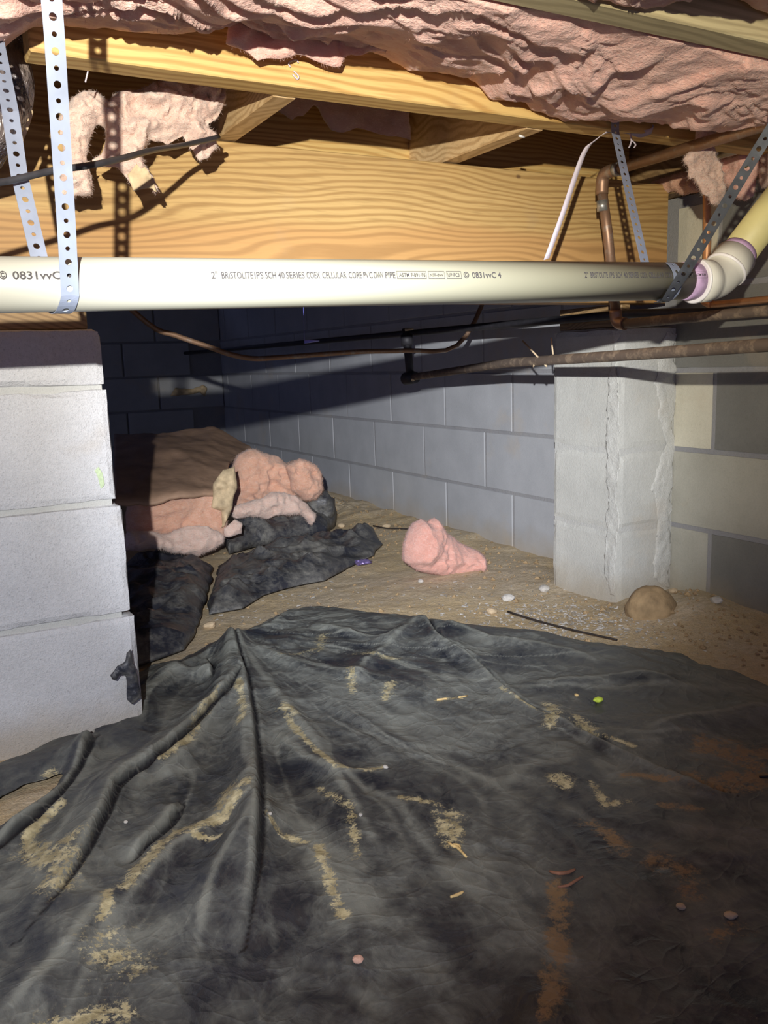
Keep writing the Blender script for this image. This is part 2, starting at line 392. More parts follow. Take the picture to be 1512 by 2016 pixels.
# PVC: cream, yellower toward the right end
t = NT('cream pvc', 0.38); n = t.noise(3, 3); x = t.xyz()
c = t.mix(t.ramp(t.math('ADD', x[0], t.math('MULTIPLY', n, 0.3)), [(0.1, 0), (1.0, 1)]), (0.37, 0.37, 0.325), (0.42, 0.40, 0.27))
zz = t.math('SUBTRACT', x[2], t.math('MULTIPLY_ADD', x[0], 0.0186)); t.t.nodes[-2]
c = t.mix(t.math('MULTIPLY', t.ramp(t.noise(16, 5, 0.7), [(0.68, 0), (0.80, 1)]), 0.3), c, (0.50, 0.36, 0.14))
c = t.mix(t.math('MULTIPLY', t.ramp(t.noise(90, 3, 0.7), [(0.74, 0), (0.8, 1)]), 0.4), c, (0.30, 0.22, 0.10))
t.col(c); t.b.inputs['Specular IOR Level'].default_value = 0.4; M['pvc'] = t.m
t = m_plain('yellowed pvc', (0.62, 0.56, 0.25), 0.5, 0, 0.12, 12); M['pvc_yellow'] = t.m
t = m_plain('white pvc fitting', (0.66, 0.65, 0.56), 0.4, 0, 0.08, 20); M['pvc_fit'] = t.m
t = m_plain('purple primer', (0.50, 0.34, 0.52), 0.5, 0, 0.25, 60); M['primer'] = t.m
t = m_plain('white rim', (0.80, 0.78, 0.76), 0.4, 0, 0.08, 40); M['rim'] = t.m
M['ink'] = m_plain('faded black ink', (0.05, 0.045, 0.045), 0.8, 0, 0.4, 400).m
# copper
t = m_plain('tarnished copper', (0.30, 0.19, 0.12), 0.45, 0.55, 0.35, 50)
c = t.mix(t.math('MULTIPLY', t.ramp(t.noise(45, 5, 0.7), [(0.52, 0), (0.66, 1)]), 0.6), (0.30, 0.18, 0.11), (0.38, 0.35, 0.30)); t.col(c); M['copper'] = t.m
M['copper_bright'] = m_plain('bright copper', (0.72, 0.36, 0.17), 0.4, 0.5, 0.15, 30).m
M['solder'] = m_plain('solder grey', (0.42, 0.41, 0.37), 0.4, 0.7, 0.2, 120).m
t = m_plain('rusty iron', (0.16, 0.115, 0.08), 0.75, 0.25, 0.45, 35)
c = t.mix(t.math('MULTIPLY', t.ramp(t.noise(28, 5, 0.7), [(0.5, 0), (0.62, 1)]), 0.7), (0.14, 0.105, 0.08), (0.33, 0.25, 0.17)); t.col(c); t.bump(t.noise(90), 0.4, 0.002); M['iron'] = t.m
M['black_iron'] = m_plain('black fitting', (0.025, 0.024, 0.028), 0.6, 0.2, 0.3, 40).m
M['black_cable'] = m_plain('black cable jacket', (0.035, 0.035, 0.04), 0.38, 0, 0.2, 80).m
M['brown_cable'] = m_plain('dark cable', (0.05, 0.035, 0.03), 0.5, 0, 0.2, 80).m
M['white_tape'] = m_plain('white plastic strap', (0.56, 0.50, 0.54), 0.55, 0, 0.08, 60).m
M['yellow_clip'] = m_plain('yellow tag', (0.75, 0.68, 0.25), 0.6, 0, 0.1, 60).m
M['white_bit'] = m_plain('whitish stone', (0.50, 0.47, 0.42), 0.9, 0, 0.2, 90).m
M['tan_stone'] = m_plain('tan stone', (0.52, 0.40, 0.25), 0.95, 0, 0.25, 50).m
M['pink_stone'] = m_plain('pinkish pebble', (0.66, 0.40, 0.30), 0.9, 0, 0.25, 90).m
M['lime'] = m_plain('lime green pellet', (0.62, 0.78, 0.08), 0.5, 0, 0.1, 60).m
M['splinter'] = m_plain('pale wood splinter', (0.66, 0.47, 0.20), 0.8, 0, 0.2, 120).m
M['root'] = m_plain('red brown twig', (0.30, 0.14, 0.08), 0.85, 0, 0.3, 90).m
M['rod'] = m_plain('thin black rod', (0.03, 0.022, 0.018), 0.7, 0, 0.2, 60).m
M['wrapper'] = m_plain('purple foil', (0.20, 0.15, 0.34), 0.25, 0.5, 0.5, 150).m
M['blue_plastic'] = m_plain('blue plastic', (0.16, 0.18, 0.62), 0.3, 0, 0.2, 60).m
M['chalk'] = m_plain('green chalk', (0.48, 0.58, 0.36), 0.9, 0, 0.15, 200).m
t = m_plain('clay lump', (0.36, 0.25, 0.13), 0.95, 0, 0.3, 25); t.bump(t.noise(60, 5), 0.5, 0.006); M['clay'] = t.m

# soil
t = NT('tan soil', 0.97); n1 = t.noise(3.5, 5); n2 = t.noise(45, 5, 0.7); n3 = t.noise(240, 4, 0.75)
c = t.mix(t.ramp(n1, [(0.3, 0), (0.7, 1)]), (0.70, 0.54, 0.31), (0.56, 0.42, 0.23))
c = t.mix(t.math('MULTIPLY', t.ramp(n2, [(0.45, 0), (0.68, 1)]), 0.6), c, (0.56, 0.47, 0.34))
c = t.mix(t.math('MULTIPLY', t.ramp(n3, [(0.5, 0), (0.7, 1)]), 0.5), c, (0.18, 0.12, 0.07))
grey = t.ramp(t.noise(1.0, 4, 0.6, t.map((2.2, 2.2, 1))), [(0.46, 0), (0.60, 1)])
fl = t.noise(1.0, 4, 0.75, t.map((38, 95, 60), (0, 0, 0.5)))
c = t.mix(t.math('MULTIPLY', grey, 0.45), c, t.mix(t.ramp(fl, [(0.42, 0), (0.62, 1)]), (0.42, 0.36, 0.27), (0.72, 0.64, 0.52)))
c = t.mix(t.math('MULTIPLY', t.ramp(fl, [(0.64, 0), (0.71, 1)]), 0.6), c, (0.62, 0.56, 0.42))
t.col(c); h = t.math('ADD', t.math('MULTIPLY', n2, 1.0), t.math('MULTIPLY', n3, 0.35)); t.bump(h, 0.9, 0.008); M['soil'] = t.m

# dusty black polyethylene
def m_plastic(name, base, dusty, amt, sandattr=True):
    t = NT(name, 0.45)
    n1 = t.noise(2.4, 7, 0.66, None, 0.9); n2 = t.noise(17, 6, 0.72, t.map((1, 1, 2), (0, 0, 0.6)), 0.8); n3 = t.noise(330, 3, 0.8); n4 = t.noise(70, 4, 0.7)
    sw = t.noise(1.0, 6, 0.68, t.map((11, 4.0, 8), (0, 0, -0.55)), 1.6)
    d = t.math('ADD', t.math('MULTIPLY', n1, 0.40), t.math('MULTIPLY', n2, 0.28)); d = t.math('ADD', d, t.math('MULTIPLY', sw, 0.22)); d = t.math('ADD', d, t.math('MULTIPLY', n4, 0.10))
    if sandattr:
        st = t.n('Attribute', attribute_name='veil'); d = t.math('ADD', d, t.math('MULTIPLY', st.outputs['Fac'], 0.16))
    f = t.ramp(d, [(0.46, 0.02), (0.53, 0.30), (0.61, 0.72), (0.74, 1.0)])
    c = t.mix(t.math('MULTIPLY', f, amt), base, dusty)
    c = t.mix(t.math('MULTIPLY', t.ramp(n3, [(0.66, 0), (0.76, 1)]), 0.35), c, (0.36, 0.32, 0.22))
    if sandattr:
        a = t.n('Attribute', attribute_name='sand'); g = t.noise(190, 4, 0.8); g2 = t.noise(34, 6, 0.78)
        k = t.math('ADD', t.math('MULTIPLY', a.outputs['Fac'], 0.62), t.math('MULTIPLY', t.math('SUBTRACT', g2, 0.5), 2.4))
        k = t.math('ADD', k, t.math('MULTIPLY', t.math('SUBTRACT', g, 0.5), 2.0))
        k = t.ramp(k, [(0.26, 0), (0.50, 1)]); k = t.math('MULTIPLY', k, t.math('MINIMUM', t.math('MULTIPLY', a.outputs['Fac'], 2.2), 1.0))
        c = t.mix(t.math('MULTIPLY', k, 0.9), c, t.mix(t.ramp(t.noise(60, 4), [(0.4, 0), (0.65, 1)]), (0.38, 0.32, 0.17), (0.68, 0.60, 0.36)))
        rd = t.n('Attribute', attribute_name='rust'); kk = t.math('ADD', t.math('MULTIPLY', rd.outputs['Fac'], 0.6), t.math('MULTIPLY', t.math('SUBTRACT', t.noise(26, 6, 0.78), 0.5), 2.6))
        kk = t.math('ADD', kk, t.math('MULTIPLY', t.math('SUBTRACT', g, 0.5), 1.2))
        kk = t.math('MULTIPLY', t.math('MULTIPLY', t.ramp(kk, [(0.28, 0), (0.60, 1)]), t.math('MINIMUM', t.math('MULTIPLY', rd.outputs['Fac'], 2.0), 1.0)), 0.8)
        c = t.mix(kk, c, (0.30, 0.19, 0.09))
        cl = t.n('Attribute', attribute_name='clean'); c = t.mix(cl.outputs['Fac'], c, (0.006, 0.006, 0.009))
    t.col(c)
    r = t.ramp(f, [(0, 0.34), (0.7, 0.75)]); t.l(r, t.b.inputs['Roughness'])
    nn = t.n('TexNoise'); nn.inputs['Scale'].default_value = 5.0; nn.inputs['Detail'].default_value = 3; t.l(t.geo.outputs['Position'], nn.inputs['Vector'])
    vm = t.n('VectorMath', operation='SCALE'); t.l(nn.outputs['Color'], vm.inputs[0]); vm.inputs['Scale'].default_value = 0.22
    va = t.n('VectorMath', operation='ADD'); t.l(t.geo.outputs['Position'], va.inputs[0]); t.l(vm.outputs[0], va.inputs[1])
    hs = None
    for sc_, rot in (((13, 6, 8), -0.5), ((22, 30, 20), 0.4)):
        vo = t.n('TexVoronoi', feature='DISTANCE_TO_EDGE'); vo.inputs['Scale'].default_value = 1.0; t.l(t.map(sc_, (0, 0, rot), va.outputs[0]), vo.inputs['Vector'])
        q = t.ramp(vo.outputs['Distance'], [(0.0, 1.0), (0.10, 0.35), (0.45, 0.0)]); hs = q if hs is None else t.math('ADD', hs, t.math('MULTIPLY', q, 0.5))
    cr_ = t.ramp(vo.outputs['Distance'], [(0.0, 1), (0.05, 0)]); c = t.mix(t.math('MULTIPLY', t.math('MULTIPLY', cr_, f), 0.12), c, (0.45, 0.44, 0.37)); t.col(c)
    nb = t.bump(hs, 0.30, 0.005); t.bump(n2, 0.4, 0.006, nb)
    t.b.inputs['Specular IOR Level'].default_value = 0.45
    return t.m
M['poly'] = m_plastic('dusty black polyethylene', (0.024, 0.027, 0.036), (0.31, 0.32, 0.27), 0.72)
M['poly_far'] = m_plastic('dusty black polyethylene, crumpled', (0.022, 0.024, 0.034), (0.29, 0.275, 0.23), 1.0, False)
t = m_plain('crinkled plastic jacket', (0.07, 0.06, 0.07), 0.22, 0, 0.4, 14)
c = t.mix(t.ramp(t.noise(11, 4), [(0.45, 0), (0.62, 1)]), (0.035, 0.03, 0.04), (0.24, 0.19, 0.16)); t.col(c)
t.bump(t.noise(1, 4, 0.6, t.map((22, 22, 9)), 1.8), 1.0, 0.02); M['jacket'] = t.m

# ---------------- structure ----------------
W = 1.7515; ZJ = 1.05
def floor_z(x, y):
    z = -0.012+0.010*fbm(x*3.0, y*3.0, 2.2, 4)+0.004*fbm(x*22, y*22, 5, 3)
    bank = np.clip((x-1.30)/0.45, 0, 1); z = z+0.03*bank**2*(0.6+0.6*fbm(x*5, y*5, 9, 3))
    z = z+0.035*np.exp(-((x-1.62)/0.16)**2-((y-1.45)/0.14)**2)
    z = z+0.05*np.exp(-((x-1.66)/0.16)**2-((y-3.5)/0.35)**2)*(0.8+0.8*fbm(x*14, y*14, 3, 3))
    return z
def floor_mesh():
    xs = np.concatenate([np.arange(-3.0, -0.5, 0.12), np.arange(-0.5, 1.80, 0.0125)])
    ys = np.concatenate([np.arange(-1.2, 0.2, 0.1), np.arange(0.2, 3.4, 0.0125), np.arange(3.4, 5.5, 0.05)])
    X, Y = np.meshgrid(xs, ys, indexing='ij'); Z = floor_z(X, Y)
    nx, ny = X.shape; idx = np.arange(nx*ny).reshape(nx, ny)
    F = np.stack([idx[:-1, :-1], idx[1:, :-1], idx[1:, 1:], idx[:-1, 1:]], -1).reshape(-1, 4)
    o = mesh_obj('floor', np.stack([X, Y, Z], -1).reshape(-1, 3), F, M['soil'], smooth=True); tag(o, kind='structure')
floor_mesh()
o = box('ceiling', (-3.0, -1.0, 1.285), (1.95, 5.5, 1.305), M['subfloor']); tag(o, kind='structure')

# right wall: mortar core with each block its own child
Z1 = 0.3978; CH = 0.2032
WR = box('wall_right', (W+0.0025, -1.0, -0.12), (W+0.20, 5.5, 1.024), M['mortar']); tag(WR, kind='structure')
rb = 0
for r in range(-3, 3):
    z0 = Z1+r*CH; off = (2.44 if r % 2 else 2.28)
    if r == -1: off = 2.435
    if r in (0, 2, -2): off = 2.28
    z1 = z0+CH-0.010
    for k in range(-8, 9):
        y0 = off+0.406*k; y1 = y0+0.396
        if y1 < -0.9 or y0 > 5.4: continue
        if y1 > 1.52 and y0 < 1.80:      # behind the pilaster: cut to its two sides
            segs = [(y0, min(y1, 1.592)), (max(y0, 1.84), y1)]
        else: segs = [(y0, y1)]
        for a, b in segs:
            if b-a < 0.03: continue
            zt = min(z1, 1.020)
            if zt-z0 < 0.02: continue
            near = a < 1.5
            mat = M['wall'] if not near else (M['wall_buff_lit'] if (a > 1.40 and r in (0, 1, 2)) else M['wall_beam_edge'] if r == -1 or a > 1.4 else M['wall_dark_falloff'])  # near tones mix block colour with painted lamp falloff along the wall
            dx = random.uniform(-0.0015, 0.0015)
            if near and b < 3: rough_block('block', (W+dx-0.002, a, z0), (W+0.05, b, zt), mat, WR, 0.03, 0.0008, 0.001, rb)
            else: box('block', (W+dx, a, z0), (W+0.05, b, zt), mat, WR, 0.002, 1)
            rb += 1
WB = box('wall_back', (-3.0, 5.22, -0.1), (W+0.1, 5.40, 1.024), M['mortar']); tag(WB, kind='structure')
for r in range(-2, 3):
    z0 = Z1+r*CH
    for k in range(12):
        x1 = W-0.005-k*0.406-(0.2 if r % 2 else 0); x0 = x1-0.396
        if x0 < -3: continue
        box('block', (x0, 5.205, z0), (x1, 5.25, min(z0+CH-0.01, 1.02)), M['wall'], WB, 0.004, 1)

# pilaster built against the wall
PX, PY0, PY1 = 1.557, 1.588, 1.842
PL = box('wall_pilaster', (PX+0.003, PY0+0.003, -0.1), (W+0.01, PY1-0.006, 0.700), M['mortar_pale']); tag(PL, kind='structure')
cs = [(-0.10, 0.1945-0.004), (0.1945+0.001, 0.3935), (0.4035, 0.600), (0.607, 0.706)]
for i, (a, b) in enumerate(cs):
    rough_block('block', (PX, PY0, a), (W+0.004, PY1, b), M['pilaster'], PL, 0.016, 0.0007, 0.004, 40+i)
# mortar smears: corner band and the seam to the wall
def smear(name, poly, ax, val, t_, parent, seed):
    return puff_uv(name, jag(poly, 0.020, 0.012, seed), ax, val, t_, 0.002, 0.012, M['mortar_smear'], 0.006, 0.0022, 60, seed, parent)
smear('mortar_smear', [(PY0+0.004, 0.02), (PY0+0.035, 0.02), (PY0+0.042, 0.3), (PY0+0.035, 0.69), (PY0+0.004, 0.69)], 0, PX-0.0003, 0.0012, PL, 3)
smear('mortar_smear', [(W-0.07, 0.05), (W-0.004, 0.02), (W-0.004, 0.69), (W-0.04, 0.69), (W-0.075, 0.55), (W-0.03, 0.40), (W-0.085, 0.3), (W-0.05, 0.2)], 1, PY0-0.0005, 0.0035, PL, 5)

# pier on the left
PR = empty('block_pier', (0.10, 1.73, 0)); tag(PR, 'pale grey concrete block pier standing at the left under the wooden girder', 'pier')
pc = [(-0.05, 0.2055-0.002, 0.322), (0.2055+0.006, 0.4085, 0.316), (0.4125+0.004, 0.6125, 0.308), (0.6185, 0.713, 0.304)]
for i, (a, b, xr) in enumerate(pc):
    o = rough_block('block' if i < 3 else 'cap_block', (xr-0.403, 1.536-0.002*i % 0.004, a), (xr, 1.93, b), M['pier'], None, 0.012, 0.0016, 0.005, 70+i)
    shift_mesh(o, PR)
o = shift_mesh(box('mortar_core', (-0.08, 1.543, 0.0), (0.300, 1.92, 0.70), M['mortar_pale']), PR)
o = puff('chalk_mark', [(187, 925), (196, 916), (203, 930), (206, 955), (198, 962), (192, 945)], 1, 1.535, 0.0012, 0.001, 0.004, M['chalk'], 0.0025, 0.0008, 200, 5, 0.004)
shift_mesh(o, PR); tag(o, 'faint green chalk mark')

# ---------------- lumber ----------------
def lumber(name, lo, hi, mat, label, cat, group=None, bevel=0.002):
    o = box(name, lo, hi, mat, None, bevel, 1); tag(o, label, cat, group); return o
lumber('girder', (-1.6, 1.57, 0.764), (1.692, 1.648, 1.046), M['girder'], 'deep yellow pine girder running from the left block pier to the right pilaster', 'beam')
lumber('floor_joist', (0.19, 1.247, ZJ), (1.70, 1.297, 1.283), M['joist'], 'yellow pine joist crossing the upper frame in front of the girder, insulation above it', 'joist')
lumber('floor_joist', (-1.2, 0.828, ZJ), (1.70, 0.872, 1.283), M['joist_green'], 'nearest joist with greenish underside at the top right corner', 'joist')
lumber('floor_joist', (-1.2, 1.712, ZJ), (1.70, 1.755, 1.283), M['joist'], 'joist standing just behind the girder, a lit strip seen above the girder', 'joist')
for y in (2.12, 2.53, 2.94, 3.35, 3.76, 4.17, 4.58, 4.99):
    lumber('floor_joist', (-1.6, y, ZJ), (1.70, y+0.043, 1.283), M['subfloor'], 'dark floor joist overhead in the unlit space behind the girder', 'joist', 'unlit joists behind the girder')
lumber('sill_plate', (-0.10, 1.60, 0.7155), (0.296, 1.93, 0.7635), M['sill'], 'dark sill plate between the top of the left block pier and the girder', 'board')
lumber('sill_plate', (1.57, 1.60, 0.7085), (1.60, 1.83, 0.7635), M['sill'], 'dark shim plate between the pilaster top and the girder end', 'board')
lumber('rim_board', (1.705, -1.0, 1.0495), (1.745, 5.2, 1.284), M['sill'], 'brown rim board standing on the sill along the right wall', 'board')
lumber('blocking', (1.036, 1.299, ZJ-0.001), (1.075, 1.711, 1.235), M['block_wood'], 'short wood blocking between joist and girder, right of centre, with a dark nail hole', 'blocking')
lumber('blocking', (0.545, 1.299, ZJ-0.001), (0.584, 1.711, 1.235), M['block_wood'], 'short wood blocking behind the torn insulation at left', 'blocking')
lumber('sill_board', (1.702, -1.0, 1.0265), (1.90, 5.2, 1.0485), M['sill'], 'brown sill board lying on top of the right block wall', 'board')
lumber('ledger_board', (1.60, -0.9, 1.052), (1.638, 1.245, 1.085), M['sill'], 'brown board running toward the camera beside the copper pipe at upper right', 'board') if False else None

# ---------------- PVC drain ----------------
def pipe_c(x): return Vector((x, 1.0432-0.00684*x, 0.7369+0.01855*x))
RP = 0.03015
PV = empty('drain_pipe', pipe_c(0)); tag(PV, 'cream plastic drain pipe with black printed lettering crossing the frame', 'pipe')
def pv(o): return shift_mesh(o, PV)
XE = 1.205
pv(tube('pipe_run', [pipe_c(-1.5), pipe_c(0.3), pipe_c(XE)], RP, M['pvc'], None, 64))
ax_d = (pipe_c(1)-pipe_c(0)).normalized()
up_d = Vector((0.73, 0.0, 0.683)).normalized()
hubA = pipe_c(1.178); bend0 = pipe_c(1.235)
pv(tube('primer_ring', [pipe_c(1.152), pipe_c(1.180)], RP+0.0006, M['primer'], None, 48))
pv(tube('hub_rim', [hubA, hubA+ax_d*0.003, hubA+ax_d*0.0055], [0.0355, 0.0372, 0.0358], M['rim'], None, 48))
# elbow body: hub, curved bend, second hub, one smooth shell
path = [hubA+ax_d*0.005, hubA+ax_d*0.034]; rad = [0.0355, 0.0350]
bp = hubA+ax_d*0.058
for k in range(7):
    t_ = k/6; a = (1-t_)*(1-t_); b = 2*t_*(1-t_); c_ = t_*t_
    path.append((hubA+ax_d*0.036)*a+bp*b+(bp+up_d*0.022)*c_); rad.append(0.0325)
path += [bp+up_d*0.026, bp+up_d*0.060]; rad += [0.0350, 0.0355]
pv(tube('elbow', path, rad, M['pvc_fit'], None, 48, 0))
h2 = bp+up_d*0.060
pv(tube('hub_rim', [bp+up_d*0.0245, bp+up_d*0.0275, bp+up_d*0.0305], [0.0352, 0.0371, 0.0354], M['rim'], None, 48))
pv(tube('primer_ring', [h2+up_d*0.0005, h2+up_d*0.014], RP+0.0006, M['primer'], None, 48))
pv(tube('riser_pipe', [h2-up_d*0.02, h2+up_d*0.27], RP, M['pvc_yellow'], None, 48))
# printed lettering wrapped on the pipe
def px_x(u):
    lo, hi = -0.5, 2
    for _ in range(40):
        m = (lo+hi)/2; c = pipe_c(m); q = RM@(np.array([c.x, c.y-0.028, c.z+0.008])-O_)
        if q[0]/q[2]*FPX+756 < u: lo = m
        else: hi = m
    return lo
def wrap_text(txt, u0, u1, hgt=0.0085, zc=0.0, ang0=None):
    cu = bpy.data.curves.new('t', 'FONT'); cu.body = txt; cu.size = 1; cu.resolution_u = 3; cu.offset = 0.018
    ob = bpy.data.objects.new('t', cu); COL.objects.link(ob); dg = bpy.context.evaluated_depsgraph_get()
    me = bpy.data.meshes.new_from_object(ob.evaluated_get(dg)); n = len(me.vertices)
    co = np.zeros(n*3); me.vertices.foreach_get('co', co); co = co.reshape(-1, 3)
    fs = [list(p.vertices) for p in me.polygons]; bpy.data.objects.remove(ob)
    x0, x1 = px_x(u0), px_x(u1); mn, mx = co.min(0), co.max(0)
    X = x0+(co[:, 0]-mn[0])/(mx[0]-mn[0])*(x1-x0)
    ref = 0.72; Y = (co[:, 1]/ref-0.5)*hgt+zc
    return X, Y, fs
A0 = math.radians(188-22)  # angle of the print on the pipe, from +y, facing the viewer a little above
def to_pipe(X, Y, r=RP+0.0007):
    th = A0-Y/RP
    out = []
    for x, a in zip(X, th):
        c = pipe_c(x); out.append((x, c.y+r*math.cos(a), c.z+r*math.sin(a)))
    return out
TV, TF = [], []
def flush():
    global TV, TF
    pv(mesh_obj('lettering', TV, TF, M['ink'])); TV = []; TF = []
def add_print(X, Y, fs):
    b = len(TV); TV.extend(to_pipe(X, Y)); TF.extend([[i+b for i in f] for f in fs])
def add_frame(u0, u1, h=0.0105, th=0.0006):
    x0, x1 = px_x(u0), px_x(u1); n = 24
    for (xa, xb, ya, yb) in ((x0, x1, -h/2, -h/2+th), (x0, x1, h/2-th, h/2), (x0, x0+th, -h/2, h/2), (x1-th, x1, -h/2, h/2)):
        m = 10 if (yb-ya) > 2*th else 1
        for k in range(m):
            y_a = ya+(yb-ya)*k/m; y_b = ya+(yb-ya)*(k+1)/m
            add_print([xa, xb, xb, xa], np.array([y_a, y_a, y_b, y_b]), [[0, 1, 2, 3]])
def prints(items, frames):
    for s, a, b, h in items: add_print(*wrap_text(s, a, b, h))
    for a, b in frames: add_frame(a, b)
prints([('2"', 415, 428, .0085), ('BRISTOLITE', 435, 497, .0085), ('IPS', 500, 517, .0085), ('SCH', 521, 542, .0085), ('40', 546, 559, .0085),
        ('SERIES', 562, 598, .0085), ('COEX', 602, 629, .0085), ('CELLULAR', 633, 681, .0085), ('CORE', 685, 711, .0085), ('PVC', 714, 732, .0085), ('DWV', 735, 754, .0085), ('PIPE', 757, 777, .0085),
        ('ASTM F-891-95', 784, 836, .0052), ('NSF-dwv', 845, 871, .0042), ('UP-FC3', 880, 903, .0052), ('\u00a9', 911, 922, .0085), ('0831vvC 4', 928, 985, .0085)],
       [(780, 838), (842, 874), (878, 907)])
flush()
prints([('2"', 1149, 1157, .0085), ('BRISTOLITE', 1161, 1195, .0085), ('IPS', 1198, 1208, .0085), ('SCH', 1211, 1223, .0085), ('40', 1226, 1234, .0085), ('SERIES', 1236, 1256, .0085),
        ('COEX', 1259, 1273, .0085), ('CELLULAR', 1276, 1305, .0085), ('CORE', 1308, 1322, .0085), ('PVC', 1325, 1334, .0085), ('DWV', 1336, 1348, .0085), ('PIPE', 1351, 1364, .0085), ('ASTM F-89', 1367, 1388, .0045)],
       [(1365, 1391)])
flush()
prints([('\u00a9', -3, 13, .0085), ('0831vvC 4', 24, 140, .0085)], [])
flush()

# ---------------- perforated hanger straps ----------------
def ribbon(name, pts, wdir, mat, width=0.019, pitch=0.0145, parent=None, thick=0.0009, first=0):
    """steel strap with real holes along a 3-D path; wdir: list of width directions per path point"""
    P = [Vector(p) for p in pts]; Wd = [Vector(x) for x in wdir] if hasattr(wdir[0], '__len__') else [Vector(wdir)]*len(P)
    S = [0]
    for i in range(1, len(P)): S.append(S[-1]+(P[i]-P[i-1]).length)
    def at(s):
        s = max(0, min(S[-1]-1e-6, s))
        for i in range(len(P)-1):
            if s <= S[i+1]:
                t_ = (s-S[i])/max(1e-9, S[i+1]-S[i]); return P[i].lerp(P[i+1], t_), Wd[i].lerp(Wd[i+1], t_).normalized()
    n = int(S[-1]/pitch); V = []; F = []
    SEG = 16
    for c in range(n):
        s0 = c*pitch; r = 0.0036 if (c+first) % 2 else 0.0024
        base = len(V); pts2 = []
        for k in range(SEG):
            a = 2*math.pi*(k+0.5)/SEG; ca, sa = math.cos(a), math.sin(a); m = max(abs(ca)/(pitch/2), abs(sa)/(width/2))
            pts2.append((ca/m, sa/m, ca*r, sa*r))
        # exact corners so the cells join
        for k in range(SEG):
            ox, oy, ix, iy = pts2[k]
            if abs(abs(ox)-pitch/2) > 1e-6 and abs(ox) > pitch/2*0.72 and False: ox = math.copysign(pitch/2, ox)
            for (xx, yy) in ((ox, oy), (ix, iy)):
                p, wd = at(s0+pitch/2+xx); V.append(tuple(p+wd*yy))
        for k in range(SEG):
            k2 = (k+1) % SEG; F.append([base+2*k, base+2*k2, base+2*k2+1, base+2*k+1])
        # corner triangles
        for sx in (-1, 1):
            for sy_ in (-1, 1):
                p, wd = at(s0+pitch/2+sx*pitch/2); ci = len(V); V.append(tuple(p+wd*(sy_*width/2)))
                A = sorted(range(SEG), key=lambda k: (pts2[k][0]-sx*pitch/2)**2+(pts2[k][1]-sy_*width/2)**2)
                a1 = min((k for k in range(SEG) if abs(pts2[k][0]-sx*pitch/2) < 1e-7 and pts2[k][1]*sy_ > 0), key=lambda k: abs(pts2[k][1]-sy_*width/2))
                a2 = min((k for k in range(SEG) if abs(pts2[k][1]-sy_*width/2) < 1e-7 and pts2[k][0]*sx > 0), key=lambda k: abs(pts2[k][0]-sx*pitch/2))
                F.append([base+2*a1, ci, base+2*a2])
    o = mesh_obj(name, V, F, mat, parent)
    bm = bmesh.new(); bm.from_mesh(o.data); bmesh.ops.remove_doubles(bm, verts=bm.verts, dist=0.00005); bmesh.ops.recalc_face_normals(bm, faces=bm.faces); bm.to_mesh(o.data); bm.free()
    md = o.modifiers.new('thickness', 'SOLIDIFY'); md.thickness = thick; md.offset = 0
    return o
def arc(x0, x1, a0, a1, r=0.0318, n=14):
    out = []
    for k in range(n+1):
        t_ = k/n; x = x0+(x1-x0)*t_; c = pipe_c(x); a = math.radians(a0+(a1-a0)*t_); out.append((x, c.y+r*math.cos(a), c.z+r*math.sin(a)))
    return out
# left strap: down from the far joist, under the pipe, up past the camera side
ptsL = [(0.150, 1.243, 1.09), (0.146, 1.205, 1.04), (0.147, 1.152, 0.95), (0.146, 1.122, 0.872)]+arc(0.158, 0.172, -20, -152)+[(0.170, 0.985, 0.80), (0.163, 0.915, 0.96), (0.158, 0.880, 1.045), (0.155, 0.875, 1.06), (0.155, 0.875, 1.20)]
o = ribbon('hanger_strap', ptsL, [1, 0, 0], M['galv']) if False else ribbon('hanger_strap', ptsL, [(1, 0, 0)]*len(ptsL), M['galv'])
tag(o, 'shiny perforated steel strap slung under the drain pipe at the left edge', 'strap')
HR = empty('hanger_strap', (1.197, 1.244, 1.06)); tag(HR, 'perforated steel strap looped round the drain pipe at the right by its elbow', 'strap')
p1 = [(1.197, 1.243, 1.075), (1.190, 1.236, 1.045), (1.128, 1.112, 0.842)]+arc(1.112, 1.105, -15, -180-80, 0.0318, 20)
shift_mesh(ribbon('strap_leg', p1, [(1, 0, 0)]*len(p1), M['galv']), HR)
c = pipe_c(1.088)
p2 = [(1.100, c.y+0.004, c.z-0.0335), (1.090, c.y-0.022, c.z-0.033), (1.092, 0.975, 0.768), (1.096, 0.86, 0.915), (1.10, 0.824, 0.962), (1.10, 0.824, 1.10)]
wd = [(1, 0, 0), (1, -0.1, -0.1), (0.62, -0.6, -0.5), (0.55, -0.62, -0.52), (0.7, -0.5, -0.4), (1, 0, 0)]
tag(shift_mesh(ribbon('strap_leg', p2, wd, M['galv_dark'], 0.0165), HR), 'dark twisted leg of the strap')

